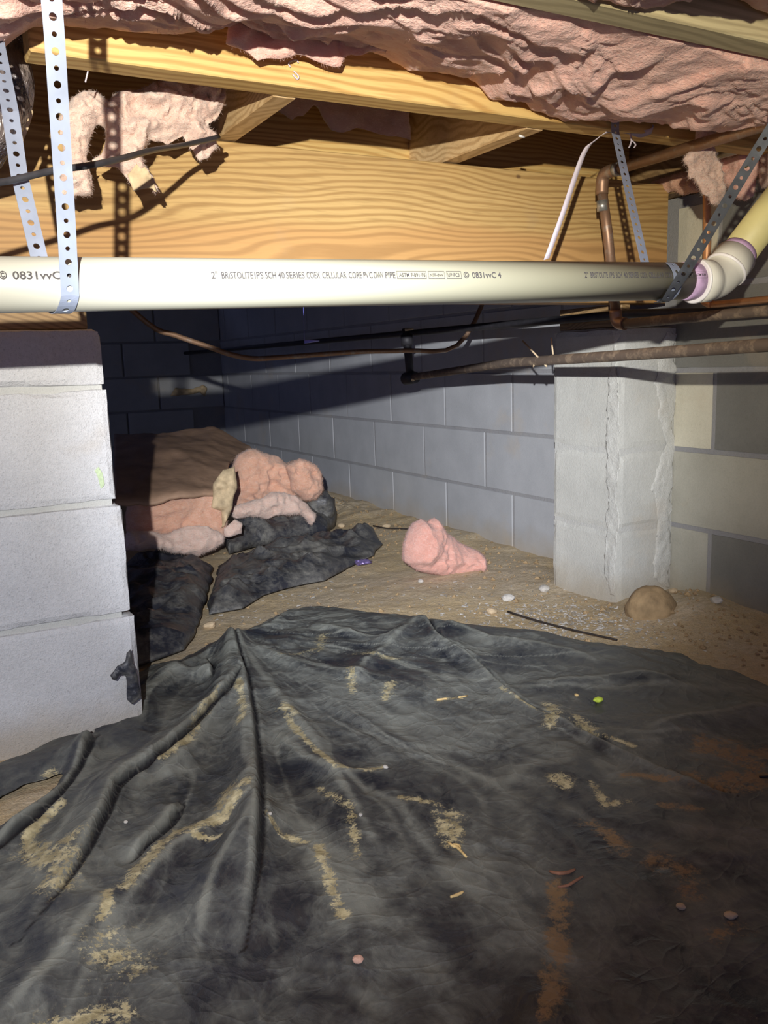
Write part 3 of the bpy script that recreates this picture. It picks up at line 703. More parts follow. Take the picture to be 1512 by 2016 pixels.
# ---------------- cables, tape ----------------
cab = [tuple(H(u, v, 1, y)) for u, v, y in [(-140, 372, 1.05), (0, 359, 1.10), (60, 346, 1.11), (110, 335, 1.12), (180, 325, 1.13), (240, 312, 1.17), (300, 296, 1.24), (360, 286, 1.34), (430, 270, 1.40)]]
tag(tube('cable', cab, 0.0042, M['black_cable'], None, 10, 6), 'black cable drooping across the left straps in front of the girder', 'cable')
tp = [tuple(H(u, v, 1, y)) for u, v, y in [(1076, 510, 1.30), (1110, 415, 1.29), (1148, 305, 1.28), (1172, 276, 1.27), (1200, 257, 1.262), (1236, 257, 1.255), (1262, 264, 1.25), (1284, 256, 1.245), (1278, 250, 1.25), (1255, 254, 1.25)]]
TPn = empty('plastic_tape', tp[4]); tag(TPn, 'white plastic tape tied at the joist and hanging down before the girder', 'tape')
def flat_strip(name, pts, wd, width, mat, parent=None, thick=0.0008):
    P = [Vector(p) for p in pts]; Q = []
    for i in range(len(P)-1):
        p0 = P[max(i-1, 0)]; p1 = P[i]; p2 = P[i+1]; p3 = P[min(i+2, len(P)-1)]
        for k in range(5):
            t_ = k/5; Q.append(0.5*((2*p1)+(p2-p0)*t_+(2*p0-5*p1+4*p2-p3)*t_*t_+(-p0+3*p1-3*p2+p3)*t_**3))
    Q.append(P[-1]); V = []; F = []
    for i, q in enumerate(Q):
        wv = wd(i/(len(Q)-1)).normalized()*width/2; V += [tuple(q-wv), tuple(q+wv)]
    for i in range(len(Q)-1): F.append([2*i, 2*i+1, 2*i+3, 2*i+2])
    o = mesh_obj(name, V, F, mat, parent, smooth=True); md = o.modifiers.new('thickness', 'SOLIDIFY'); md.thickness = thick; return o
shift_mesh(flat_strip('long_tail', tp, lambda t_: Vector((0.95, -0.2, 0.3)) if t_ < 0.25 else Vector((0.95-1.9*(t_-0.25) if t_ < 0.6 else 0.15, -0.25, 0.3+1.6*(t_-0.25) if t_ < 0.6 else 0.95)), 0.0125, M['white_tape']), TPn)
for (a, b) in ((1238, 300), (1248, 300)):
    q = [tuple(H(1240, 262, 1, 1.243)), tuple(H(1243, 275, 1, 1.238)), tuple(H(a+3, 284, 1, 1.236)), tuple(H(a, 291, 1, 1.234))]
    shift_mesh(flat_strip('loose_end', q, lambda t_: Vector((1, 0, 0.1)), 0.004, M['white_tape']), TPn)

# ---------------- copper and iron pipes ----------------
CW = empty('copper_pipe', (1.37, 1.46, 1.03)); tag(CW, 'tarnished copper water pipe turning down at an elbow beside the white tape', 'pipe')
def cw(o, lab=None):
    shift_mesh(o, CW)
    if lab: tag(o, lab)
    return o
cw(tube('pipe_run', [(1.372, 1.428, 1.028), (1.372, 0.9, 1.031), (1.372, 0.3, 1.034)], 0.0111, M['copper'], None, 20))
cw(tube('elbow', [(1.372, 1.418, 1.028), (1.372, 1.443, 1.028), (1.372, 1.456, 1.023), (1.3725, 1.462, 1.010), (1.373, 1.463, 0.985)], [0.0135, 0.0135, 0.0138, 0.0138, 0.0135], M['copper'], None, 20, 3))
cw(tube('solder_ring', [(1.372, 1.424, 1.028), (1.372, 1.410, 1.028)], 0.0142, M['solder'], None, 20))
cw(tube('solder_ring', [(1.3735, 1.463, 0.972), (1.375, 1.463, 0.950)], 0.0120, M['solder'], None, 20))
cw(tube('riser', [(1.373, 1.463, 0.99), (1.392, 1.463, 0.90), (1.418, 1.463, 0.735)], 0.0111, M['copper'], None, 20))
cw(tube('elbow', [(1.418, 1.463, 0.74), (1.42, 1.463, 0.722), (1.42, 1.455, 0.711), (1.42, 1.435, 0.708)], 0.0138, M['copper'], None, 20, 3))
cw(tube('lower_run', [(1.42, 1.44, 0.708), (1.43, 1.2, 0.712), (1.45, 0.5, 0.72)], 0.0105, M['iron'], None, 20))
CR = empty('copper_pipe', (1.71, 1.465, 0.74)); tag(CR, 'bright copper riser on the block wall behind the drain pipe elbow', 'pipe')
shift_mesh(tube('riser', [(1.71, 1.473, 1.045), (1.71, 1.465, 0.90), (1.705, 1.462, 0.775), (1.70, 1.455, 0.758), (1.695, 1.43, 0.750)], 0.0095, M['copper_bright'], None, 18, 3), CR)
shift_mesh(tube('lower_run', [(1.695, 1.44, 0.750), (1.69, 1.1, 0.752), (1.69, 0.5, 0.756)], 0.0080, M['copper_bright'], None, 18), CR)
# upper pipes running below the girder; heating pipe coloured near black for the shade
o = tube('heating_pipe', [(1.66, 0.5, 0.728), (1.655, 1.35, 0.728), (1.53, 1.52, 0.735), (1.52, 2.0, 0.735), (1.52, 5.2, 0.73)], 0.0105, M['black_iron'], None, 16); tag(o, 'brown pipe, coloured near black for the shade, running along under the girder end and over the pilaster', 'pipe')
IR = empty('iron_pipe', (1.44, 1.07, 0.65)); tag(IR, 'rusty iron pipe crossing in front of the pilaster and ending at a dark tee', 'pipe')
ir = [(1.19, 0.30, 0.672), (1.235, 0.93, 0.649), (1.285, 1.34, 0.638), (1.36, 1.78, 0.629), (1.475, 2.45, 0.588)]
shift_mesh(tube('pipe_run', ir, 0.0113, M['iron'], None, 24), IR)
tee = Vector((1.478, 2.47, 0.587))
shift_mesh(tube('tee', [tee+Vector((0, -0.035, 0)), tee+Vector((0, -0.01, 0)), tee+Vector((0, 0.03, -0.004)), tee+Vector((0, 0.035, -0.004))], [0.018, 0.022, 0.021, 0.012], M['black_iron'], None, 20), IR)
shift_mesh(tube('riser', [tee+Vector((0, 0, 0.0)), tee+Vector((0, 0.01, 0.08)), tee+Vector((0, 0.02, 0.16))], 0.0135, M['black_iron'], None, 20), IR)
shift_mesh(tube('collar', [tee+Vector((0, 0.014, 0.105)), tee+Vector((0, 0.018, 0.14))], 0.020, M['black_iron'], None, 20), IR)
tag(shift_mesh(tube('glint_bit', [tee+Vector((-0.012, -0.036, -0.006)), tee+Vector((-0.02, -0.046, -0.008))], [0.007, 0.004], M['kraft_pale'], None, 10), IR), 'small pale piece standing in for a light glint')  # pale pieces added as painted glints on the fitting
tag(shift_mesh(tube('glint_bit', [tee+Vector((-0.016, 0.0, 0.155)), tee+Vector((0.01, -0.01, 0.158))], [0.004, 0.0035], M['kraft_pale'], None, 10), IR), 'small pale piece standing in for a light glint')
# wire hangers
def PT(u, v, x): return tuple(H(u, v, 0, x))
tag(tube('hanger_nail', [PT(1029, 671, 1.33), PT(1076, 721, 1.325)], 0.0022, M['tan_stone'], None, 8), 'long tan wire leaning against the iron pipe left of the pilaster', 'wire')
tag(tube('hanger_nail', [PT(1085, 665, 1.335), PT(1089, 698, 1.333)], 0.0020, M['tan_stone'], None, 8), 'short upright tan wire above the iron pipe at the pilaster edge', 'wire')
tag(tube('wire_clip', [PT(1049, 708, 1.33), PT(1052, 714, 1.33), PT(1050, 722, 1.332)], 0.0022, M['tan_stone'], None, 8, 2), 'small bent wire clip on the iron pipe', 'clip')
# copper sliver and cable in the dark opening
cp = [(0.40, 2.18, 1.049), (0.42, 2.2, 0.90)]+[tuple(H(u, v, 1, 2.2)) for u, v in [(290, 636), (345, 660), (385, 674), (420, 686), (455, 698), (500, 706), (560, 703), (640, 697), (720, 692), (800, 690), (900, 680)]]+[(1.60, 2.2, 0.85), (1.62, 2.18, 1.049)]
tag(tube('thin_pipe', cp, 0.0068, M['copper'], None, 12, 4), 'thin copper line dipping down behind the girder, one lit stretch beside the pier', 'pipe')
o = tube('blue_screw', [tuple(H(598, 610, 1, 1.59)+np.array([0, 0, 0.02])), tuple(H(599, 669, 1, 1.585)), tuple(H(601, 673, 1, 1.58)), tuple(H(607, 672, 1, 1.58)), tuple(H(628, 671, 1, 1.585))], [0.0004, 0.0004, 0.0038, 0.0034, 0.0012], M['blue_plastic'], None, 10); tag(o, 'tiny blue fastener hanging in the dark below the girder', 'fastener')

# ---------------- ceiling insulation ----------------
E_px = [(-60, 95), (0, 92), (60, 52), (120, 44), (180, 52), (250, 62), (320, 64), (380, 58), (430, 30), (455, 45), (500, 62), (560, 66), (640, 70), (700, 84), (760, 102), (800, 134), (860, 138), (920, 143), (960, 188), (1030, 200), (1045, 217), (1110, 234), (1140, 228), (1200, 224), (1250, 230), (1300, 236), (1350, 238), (1420, 232), (1512, 220), (1600, 220)]
EP = np.array([H(u, v, 1, 1.238) for u, v in E_px])
def batt(name, x0, x1, y0, y1, zfar, znear, sag, seed, mat, label, wr=0.012):
    xs = np.arange(x0, x1+1e-6, 0.005); ys = np.arange(y0, y1+1e-6, 0.005); X, Y = np.meshgrid(xs, ys, indexing='ij')
    t_ = (Y-y0)/(y1-y0); Z = zfar(X)*t_**1.3+znear(X)*(1-t_**1.3)-(sag(X) if callable(sag) else sag)*np.sin(np.pi*np.clip(t_, 0, 1))**0.8
    u = X*0.93+Y*0.36; v = -X*0.36+Y*0.93; env = np.sin(np.pi*np.clip(t_, 0.06, 0.97))
    wx = fbm(X*6, Y*6, seed+3, 3)
    Z -= 0.016*(0.5+fbm(u*4+wx, v*10+wx, seed, 3))*(0.4+0.6*env)
    # overlapping torn layers: each tongue slopes gently and ends in a soft lip
    for fq, am in ((3.0, 0.013), (6.5, 0.006)):
        q = fbm(u*fq+9, v*fq*2.4+wx*0.8, seed+21+fq, 2)*2.6; stp = q-np.floor(q); lip = np.where(stp < 0.85, (stp/0.85)**2.2, 1-((stp-0.85)/0.15)**2*1.0)
        Z -= am*lip*(0.3+0.7*env)
    Z -= 0.0035*ridged(u*11+wx, v*24+wx*2, seed+31, 2)*(0.3+0.7*env)
    Z += 0.0016*fbm(X*60, Y*60, seed+8, 3)
    Z = np.maximum(Z, 1.052-6*np.maximum(np.abs(X-1.372)-0.012, 0))      # rests on the copper pipe
    nx, ny = X.shape; idx = np.arange(nx*ny).reshape(nx, ny)
    F = np.stack([idx[:-1, :-1], idx[:-1, 1:], idx[1:, 1:], idx[1:, :-1]], -1).reshape(-1, 4).tolist()
    V = np.stack([X, Y, Z], -1).reshape(-1, 3).tolist(); n = len(V)
    loop = idx[:, 0].tolist()+idx[-1, 1:].tolist()+idx[-2::-1, -1].tolist()+idx[0, -2:0:-1].tolist()
    top = []
    for i in loop:
        top.append(len(V)); V.append([V[i][0], V[i][1], max(1.24, V[i][2]+0.02)])
    for k in range(len(loop)):
        k2 = (k+1) % len(loop); F.append([loop[k], loop[k2], top[k2], top[k]])
    F.append(top[::-1])
    o = mesh_obj(name, V, F, mat, None, smooth=True); tag(o, label, 'insulation'); return o
zf = lambda X: np.interp(X, EP[:, 0], EP[:, 2])
zn = lambda X: 1.066-0.014*np.clip((X-0.55)/0.25, 0, 1)+0.008*np.sin(X*9)
sg = lambda X: -0.004+0.018*np.clip((X-0.60)/0.3, 0, 1)*np.clip((1.66-X)/0.1, 0, 1)
batt('insulation_batt', -0.35, 1.66, 0.880, 1.237, zf, zn, sg, 4, M['pink'], 'large sagging pink fiberglass batt between the two nearest joists')
zf2 = lambda X: 1.075+0.02*np.sin(X*13+1); zn2 = lambda X: 1.06+0*X
batt('insulation_batt', -0.35, 1.60, 0.44, 0.818, zf2, zn2, 0.005, 14, M['pink'], 'pink fiberglass batt in the joist bay nearest the camera at the top right corner')
# flap torn from the batt, over the joist face
o = puff('insulation_flap', [(455, -10), (442, 85), (470, 95), (505, 122), (530, 112), (565, 108), (600, 112), (640, 124), (668, 131), (676, 112), (690, 104), (760, 104), (770, 60), (700, -10)], 1, 1.205, 0.020, 0.012, 0.03, M['pink'], 0.005, 0.012, 24, 31, 0.007)
tag(o, 'ragged pink insulation flap hanging over the joist face, upper centre', 'insulation')
o = puff('insulation_flap', [(520, -40), (530, 25), (600, 28), (680, 18), (760, 0), (760, -40)], 1, 1.10, 0.016, 0.012, 0.025, M['pink'], 0.005, 0.008, 25, 37, 0.005)
tag(o, 'small pale fold of insulation at the top edge, upper centre', 'insulation')
o = puff('insulation_flap', [(1290, 165), (1330, 135), (1370, 118), (1410, 98), (1420, 85), (1400, 75), (1350, 66), (1290, 55), (1282, 110)], 1, 1.06, 0.004, 0.004, 0.012, M['pink_torn'], 0.005, 0.006, 30, 41, 0.004)
tag(o, 'buff paper-edged insulation flap below the nearest joist at upper right', 'insulation')
# torn hanging pieces
o = puff('torn_insulation', [(118, 232), (138, 200), (160, 186), (186, 181), (212, 202), (240, 190), (262, 176), (300, 166), (340, 140), (400, 130), (442, 170), (447, 195), (436, 220), (426, 240), (402, 248), (420, 262), (426, 288), (410, 308), (396, 317), (384, 298), (366, 296), (358, 270), (330, 284), (296, 278), (274, 300), (286, 322), (300, 350), (310, 382), (290, 366), (262, 362), (248, 345), (232, 335), (208, 336), (182, 322), (196, 300), (206, 280), (204, 252), (190, 236), (182, 260), (170, 285), (166, 322), (180, 352), (188, 384), (150, 384), (134, 392), (116, 384)],
         1, 1.43, 0.030, 0.022, 0.03, M['pink_torn'], 0.0035, 0.021, 36, 51, 0.009)
tag(o, 'ragged torn pink insulation dangling behind the left strap, before the girder', 'insulation')
o = puff('paper_scrap', [(250, 345), (272, 322), (288, 330), (300, 350), (312, 384), (300, 372), (285, 372), (262, 378)], 1, 1.405, 0.003, 0.003, 0.006, M['kraft_pale'], 0.004, 0.003, 50, 52, 0.003)
tag(o, 'curled buff paper scrap at the bottom of the torn insulation, left', 'paper')
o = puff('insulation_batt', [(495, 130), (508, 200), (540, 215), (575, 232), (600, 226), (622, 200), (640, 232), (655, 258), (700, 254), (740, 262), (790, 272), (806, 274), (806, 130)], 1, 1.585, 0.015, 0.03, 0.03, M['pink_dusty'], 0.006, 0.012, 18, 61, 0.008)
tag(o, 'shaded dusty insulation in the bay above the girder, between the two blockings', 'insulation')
o = puff('insulation_batt', [(845, 170), (835, 225), (812, 262), (806, 288), (770, 250), (760, 160)], 1, 1.55, 0.015, 0.02, 0.03, M['pink_dusty'], 0.006, 0.01, 18, 63, 0.008)
bpy.data.objects.remove(o)
# right-hand cluster
o = puff('hanging_tuft', [(1368, 222), (1412, 222), (1404, 262), (1403, 286), (1408, 310), (1416, 332), (1418, 356), (1426, 384), (1414, 404), (1400, 402), (1396, 386), (1384, 380), (1374, 364), (1364, 350), (1356, 354), (1358, 330), (1348, 312), (1360, 296), (1370, 276)], 1, 1.22, 0.016, 0.014, 0.02, M['pink_torn'], 0.004, 0.010, 35, 71, 0.005)
tag(o, 'long torn tuft of pale pink insulation hanging right of the copper elbow', 'insulation')
o = puff('wall_insulation', [(1280, 364), (1305, 350), (1352, 338), (1378, 340), (1382, 376), (1350, 384), (1325, 378), (1305, 384), (1292, 372)], 0, 1.69, 0.03, 0.0, 0.03, M['orange_pink'], 0.005, 0.010, 28, 73, 0.006)
tag(o, 'peach insulation poking out over the wall top beside the girder end', 'insulation')
o = puff('wall_insulation', [(1405, 315), (1440, 300), (1490, 295), (1500, 330), (1486, 350), (1484, 384), (1466, 396), (1446, 392), (1436, 372), (1420, 358)], 0, 1.66, 0.035, 0.02, 0.03, M['pink'], 0.005, 0.011, 28, 75, 0.006)
tag(o, 'pink insulation lump hanging behind the dark strap leg at right', 'insulation')
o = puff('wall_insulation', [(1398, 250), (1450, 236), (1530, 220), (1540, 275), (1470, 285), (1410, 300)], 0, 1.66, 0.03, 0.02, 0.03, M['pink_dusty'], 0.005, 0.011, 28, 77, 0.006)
tag(o, 'dusty insulation above the white clip at the right edge', 'insulation')
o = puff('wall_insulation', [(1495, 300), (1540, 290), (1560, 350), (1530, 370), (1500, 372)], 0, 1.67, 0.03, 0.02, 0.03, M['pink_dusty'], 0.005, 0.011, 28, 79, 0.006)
tag(o, 'brownish insulation at the right edge above the yellow drain riser', 'insulation')
o = tube('small_pipe', [tuple(H(1408, 308, 0, 1.60)), tuple(H(1440, 300, 0, 1.60)), tuple(H(1530, 272, 0, 1.60))], 0.0075, M['solder'], None, 14); tag(o, 'thin grey pipe end among the insulation at the right', 'pipe')
o = tube('white_clip', [tuple(H(1412, 317, 0, 1.585)), tuple(H(1408, 309, 0, 1.585)), tuple(H(1414, 301, 0, 1.585))], 0.0022, M['rim'], None, 8, 3); tag(o, 'small white hook clip on the thin grey pipe', 'clip')
o = tube('yellow_tag', [(1.085, 0.895, 0.879), (1.088, 0.888, 0.890), (1.091, 0.880, 0.899)], [0.003, 0.0055, 0.0035], M['yellow_clip'], None, 10, 2)
q = [H(1466, 330, 1, 0.905), H(1475, 320, 1, 0.90), H(1479, 313, 1, 0.895)]
bpy.data.objects.remove(o); o = tube('yellow_tag', [tuple(x) for x in q], [0.002, 0.0042, 0.003], M['yellow_clip'], None, 10, 2); tag(o, 'small yellow tag stuck to the dark strap leg at right', 'tag')
# black plastic wrapped duct
DU = empty('wrapped_duct', (0.12, 1.15, 0.95)); tag(DU, 'black plastic wrapped insulated duct bulging in at the left edge', 'duct')
o = puff('jacket', [(-160, 20), (20, 42), (46, 60), (50, 108), (62, 135), (68, 170), (64, 215), (54, 245), (38, 275), (18, 310), (0, 335), (-160, 380)], 1, 1.36, 0.055, 0.055, 0.06, M['jacket'], 0.006, 0.014, 14, 81, 0.004); shift_mesh(o, DU)
o = puff('paper_edge', [(36, 278), (52, 242), (63, 214), (66, 222), (56, 254), (44, 282), (38, 290)], 1, 1.335, 0.003, 0.003, 0.004, M['kraft_pale'], 0.003, 0.001, 50, 82, 0.001); shift_mesh(o, DU); tag(o, 'buff paper edge of the wrap')
# bits on lumber: staples / threads
for px, lab in (([(572, 132), (568, 124), (582, 118), (588, 124)], 'bent staple wire with fluff stuck on the joist face'), ([(578, 140), (588, 150), (585, 156), (576, 146)], 'second bent staple wire just below on the joist face')):
    tag(tube('staple_wire', [tuple(H(u, v, 1, 1.244)) for u, v in px], 0.0012, M['white_tape'], None, 6, 3), lab, 'staple')
tag(tube('thread', [tuple(H(u, v, 1, 1.30)) for u, v in [(175, 132), (172, 145), (168, 162)]], 0.0012, M['white_tape'], None, 6, 3), 'white thread hanging from the joist right of the left strap', 'thread')
o = tube('nail', [tuple(H(1022, 267, 1, 1.31)), tuple(H(1032, 270, 1, 1.31))], 0.0022, M['rim'], None, 8); tag(o, 'pale nail tip under the blocking at the joist', 'nail')

# ---------------- ground sheet ----------------
def G(u, v): p = H(u, v, 2, 0.01); return (p[0], p[1])
edge = [(-330, 1640), (-100, 1530), (0, 1492), (60, 1470), (120, 1440), (150, 1428), (168, 1442), (186, 1434), (190, 1406), (215, 1388), (250, 1378), (262, 1345), (268, 1318), (300, 1302), (350, 1294), (392, 1276), (432, 1254), (470, 1238), (520, 1220), (575, 1195), (620, 1188), (680, 1192), (740, 1200), (800, 1206), (832, 1213), (900, 1222), (960, 1228), (1080, 1238), (1150, 1256), (1240, 1266), (1340, 1280), (1380, 1300), (1440, 1312), (1520, 1345), (1700, 1420), (1900, 1500)]
shape = jag([G(*p) for p in edge], 0.008, 0.03, 3, False)
shape += [(1.70, 0.55), (1.70, 0.10), (0.4, 0.10), (-1.3, 0.10), (-1.35, 1.25)]
hole = jag([G(*p) for p in [(-60, 1620), (0, 1558), (40, 1540), (90, 1528), (118, 1518), (130, 1525), (120, 1545), (95, 1560), (60, 1580), (20, 1602), (-30, 1640)]], 0.008, 0.02, 5)
def sheet():
    X, Y, d, F = masked_grid(shape, 0.0042, hole)
    Z = 0.004+0.0*X
    Z = np.maximum(floor_z(X, Y)*0.5, 0)+0.004
    # slow billows and long creases
    Z += 0.010*(fbm(X*4, Y*4, 1.5, 3)+0.3)
    wx = fbm(X*5, Y*5, 7, 2)
    Z += 0.0045*ridged(X*7+wx*2, Y*3.2+wx*2, 4, 3)+0.0014*ridged(X*26, Y*17, 8, 2)
    sand = np.zeros_like(X); rust = np.zeros_like(X); clean = np.zeros_like(X)
    ax_, ay_ = G(457, 1250); th = np.arctan2(X-ax_, ay_-Y); rr = np.hypot(X-ax_, Y-ay_)
    warp = fbm(X*3, Y*3, 12, 3)*0.5; fade = np.clip(rr/0.12, 0, 1)*np.clip(1.6-rr, 0, 1)
    Z += 0.0050*fade*ridged(th*3.0+warp, np.log(rr+0.15)*1.2+warp, 21, 2)+0.0022*fade*ridged(th*8+warp*2, rr*2.5, 27, 2)
    veil = np.clip(ridged(th*5+warp*1.5, rr*1.8, 33, 3), -1, 1)*fade*0.55+0.45*np.clip(ridged(X*5+warp, Y*5-warp, 35, 3), -1, 1)
    lin = 1-np.abs(vnoise(th*7+warp*2, rr*1.6+warp, 61))*15; veil = veil+np.clip(lin, 0, 1)*1.0*fade
    lin = 1-np.abs(vnoise(th*15+warp*2, rr*2.4+warp, 67))*9; veil = veil+np.clip(lin, 0, 1)*0.6*fade
    #  polyline px, height, width left, width right
    folds = [
     ([(452, 1250), (468, 1300), (484, 1350), (495, 1420), (502, 1490), (507, 1560), (508, 1640), (500, 1720), (488, 1780), (470, 1860)], 0.046, 0.040, 0.007),
     ([(470, 1345), (445, 1385), (400, 1425), (350, 1470), (300, 1508), (255, 1533), (226, 1560), (205, 1610), (160, 1690), (100, 1780), (30, 1860)], 0.034, 0.045, 0.007),
     ([(186, 1445), (165, 1490), (140, 1530), (110, 1575), (60, 1620), (0, 1665), (-80, 1715)], 0.040, 0.032, 0.006),
     ([(455, 1255), (448, 1330), (430, 1400), (380, 1480), (330, 1520), (300, 1530)], 0.018, 0.03, 0.02),
     ([(352, 1585), (325, 1625), (285, 1665), (246, 1704)], 0.018, 0.035, 0.005),
     ([(510, 1520), (480, 1580), (450, 1600), (400, 1640), (340, 1680), (270, 1760), (200, 1850)], 0.018, 0.03, 0.022),
     ([(500, 1600), (520, 1610), (480, 1660), (430, 1720), (400, 1800), (380, 1920)], 0.020, 0.03, 0.025),
     ([(457, 1252), (520, 1340), (590, 1430), (640, 1500), (690, 1580), (760, 1700)], 0.016, 0.03, 0.02),
     ([(457, 1252), (560, 1300), (680, 1330), (780, 1340)], 0.012, 0.03, 0.03),
     ([(535, 1440), (600, 1500), (640, 1525), (700, 1530), (760, 1512)], 0.012, 0.02, 0.02),
     ([(832, 1215), (860, 1260), (930, 1300), (985, 1350), (1030, 1385), (1065, 1402)], 0.020, 0.025, 0.008),
     ([(1065, 1402), (1120, 1425), (1200, 1468), (1300, 1520), (1400, 1562), (1440, 1570)], 0.012, 0.02, 0.006),
     ([(832, 1215), (780, 1260), (720, 1310), (690, 1360)], 0.015, 0.03, 0.02),
     ([(832, 1215), (960, 1260), (1080, 1275), (1180, 1296)], 0.014, 0.03, 0.02),
     ([(405, 1306), (415, 1325), (412, 1345)], 0.020, 0.02, 0.005),
     ([(270, 1370), (300, 1340), (340, 1325), (400, 1330), (450, 1345)], 0.014, 0.02, 0.015),
     ([(450, 1255), (400, 1290), (340, 1330), (280, 1380), (240, 1420)], 0.015, 0.03, 0.02),
     ([(220, 1760), (120, 1900), (0, 2016)], 0.016, 0.05, 0.04), ([(1280, 1440), (1380, 1420), (1480, 1400), (1560, 1410)], 0.02, 0.05, 0.04),
     ([(1050, 1340), (1150, 1340), (1270, 1330), (1400, 1360)], 0.012, 0.03, 0.02), ([(620, 1230), (700, 1250), (760, 1262), (800, 1240)], 0.012, 0.02, 0.012),
     ([(575, 1195), (540, 1235), (480, 1255), (455, 1290)], 0.018, 0.02, 0.02),
    ]
    for pl, h, wl, wr in folds:
        P = [G(*p) for p in pl]; dd, _, _, sd, al = seg_dist(X, Y, P)
        wv = np.where(sd >= 0, np.maximum(wr, 0.016), wl); taper = np.clip(np.minimum(al*6+0.35, (1-al)*4), 0, 1)
        # polyline runs toward the viewer: right-hand side in the picture is sd>0 or <0 as it runs
        Z += 0.72*h*taper*np.exp(-(dd/wv)**2)
        veil = veil+1.1*np.exp(-(dd/0.006)**2)*taper
        if wr < 0.01: clean = np.maximum(clean, taper*np.where(sd >= 0, 1, 0)*np.clip(1.35-np.abs(dd-0.0075)/0.0042*taper**-0.5, 0, 1) if False else np.where((sd >= 0), np.clip(1.6-np.abs(dd-0.008)/(0.0042*np.clip(taper, 0.25, 1)), 0, 1), 0))
        if wr < 0.01: Z -= 0.017*taper*np.where(sd >= 0, 1, 0)*np.exp(-((dd-0.008)/0.0055)**2)
    def S(pl, wdt, a=1.0, tgt='s'):
        nonlocal sand, rust
        P = [G(*p) for p in pl]; dd, _, _, _, al = seg_dist(X, Y, P)
        v = a*np.exp(-(dd/(wdt*0.75))**2)
        if tgt == 's': sand = np.maximum(sand, v)
        else: rust = np.maximum(rust, v)
    S([(470, 1370), (478, 1400), (480, 1435), (470, 1450)], 0.012); S([(430, 1395), (400, 1430), (375, 1470), (320, 1510)], 0.013)
    S([(480, 1585), (440, 1625), (390, 1640), (345, 1650), (310, 1690), (270, 1730), (246, 1762)], 0.016, 1.1); S([(215, 1775), (215, 1810), (200, 1830)], 0.010)
    S([(122, 1590), (80, 1625), (54, 1650), (58, 1670), (75, 1690)], 0.012); S([(60, 1680), (100, 1700), (130, 1715), (120, 1735), (108, 1760)], 0.03, 0.85); S([(160, 1665), (130, 1680)], 0.02, .8)
    S([(100, 1520), (90, 1550)], 0.02, 0.9); S([(70, 1560), (10, 1580)], 0.03, 0.8)
    S([(345, 1655), (430, 1660)], 0.008, .9); S([(440, 1610), (455, 1570)], 0.02, .8)
    S([(525, 1625), (560, 1645), (600, 1658)], 0.008, .9); S([(628, 1668), (640, 1710), (655, 1760), (676, 1806)], 0.012, .9)
    S([(560, 1410), (575, 1440), (600, 1470), (660, 1530), (720, 1525), (756, 1512)], 0.009, 1.0); S([(690, 1330), (694, 1370)], 0.012, .9); S([(560, 1405), (580, 1420)], 0.02, .9)
    S([(630, 1560), (690, 1600), (705, 1690)], 0.010, .8); S([(1080, 1385), (1095, 1405), (1080, 1430)], 0.018, 1.0); S([(1135, 1415), (1165, 1440)], 0.022, .95)
    S([(985, 1360), (1055, 1400)], 0.008, .9); S([(1060, 1400), (1180, 1445), (1250, 1470)], 0.008, .9); S([(770, 1350), (760, 1380)], 0.015, .9)
    S([(860, 1380), (910, 1372)], 0.008, .9); S([(640, 1250), (620, 1285), (560, 1295)], 0.02, .7); S([(700, 1290), (780, 1300)], 0.02, .7)
    S([(1100, 1530), (1110, 1540)], 0.02, .9); S([(1165, 1540), (1190, 1585), (1235, 1582)], 0.011, .9, 's'); S([(1230, 1525), (1330, 1545)], 0.012, .9, 'r')
    S([(880, 1610), (890, 1650)], 0.03, .8); S([(790, 1575), (870, 1590)], 0.01, .8)
    S([(1160, 1620), (1210, 1650), (1230, 1680)], 0.022, .9, 'r'); S([(1290, 1690), (1340, 1710), (1350, 1750)], 0.03, 1.0, 'r'); S([(1400, 1480), (1520, 1500)], 0.06, 1.0, 'r')
    S([(1095, 1740), (1100, 1800), (1098, 1880), (1085, 1950), (1070, 2010)], 0.020, 1.0, 'r'); S([(1300, 1590), (1390, 1600)], 0.012, .9, 'r'); S([(1410, 1840), (1440, 1830)], 0.03, .8, 'r')
    S([(1410, 1550), (1512, 1530)], 0.06, .9, 'r'); S([(205, 1870), (240, 1900)], 0.05, .5); S([(245, 1990), (140, 2016), (80, 2030)], 0.02, .8)
    S([(100, 1300), (520, 1420)], 0.001, 0)
    # bring the rim of the sheet down to the soil
    k = np.clip(d/0.05, 0, 1); Z = Z*(0.25+0.75*k)+np.where(d < 0.02, 0.003*fbm(X*40, Y*40, 2, 2), 0)
    Z = np.maximum(Z, floor_z(X, Y)+0.0025)
    V = np.stack([X, Y, Z], -1)
    o = mesh_obj('ground_sheet', V, F, M['poly'], None, smooth=True, attr={'sand': sand, 'rust': rust, 'clean': clean, 'veil': veil})
    md = o.modifiers.new('thickness', 'SOLIDIFY'); md.thickness = 0.0008; md.offset = -1
    return o
GS = sheet(); tag(GS, 'wide dusty black plastic sheet with folds and sand covering the near ground', 'plastic sheet')
# torn tongue of the sheet standing against the pier corner
o = puff('torn_flap', [(218, 1330), (232, 1312), (246, 1304), (248, 1285), (256, 1278), (260, 1300), (266, 1318), (274, 1345), (280, 1372), (262, 1386), (250, 1378), (250, 1352), (246, 1332), (236, 1326), (228, 1340), (222, 1338)], 1, 1.505, 0.006, 0.004, 0.012, M['poly_far'], 0.003, 0.003, 40, 91, 0.003, parent=GS)
tag(o, 'torn upright tongue of plastic at the pier corner')

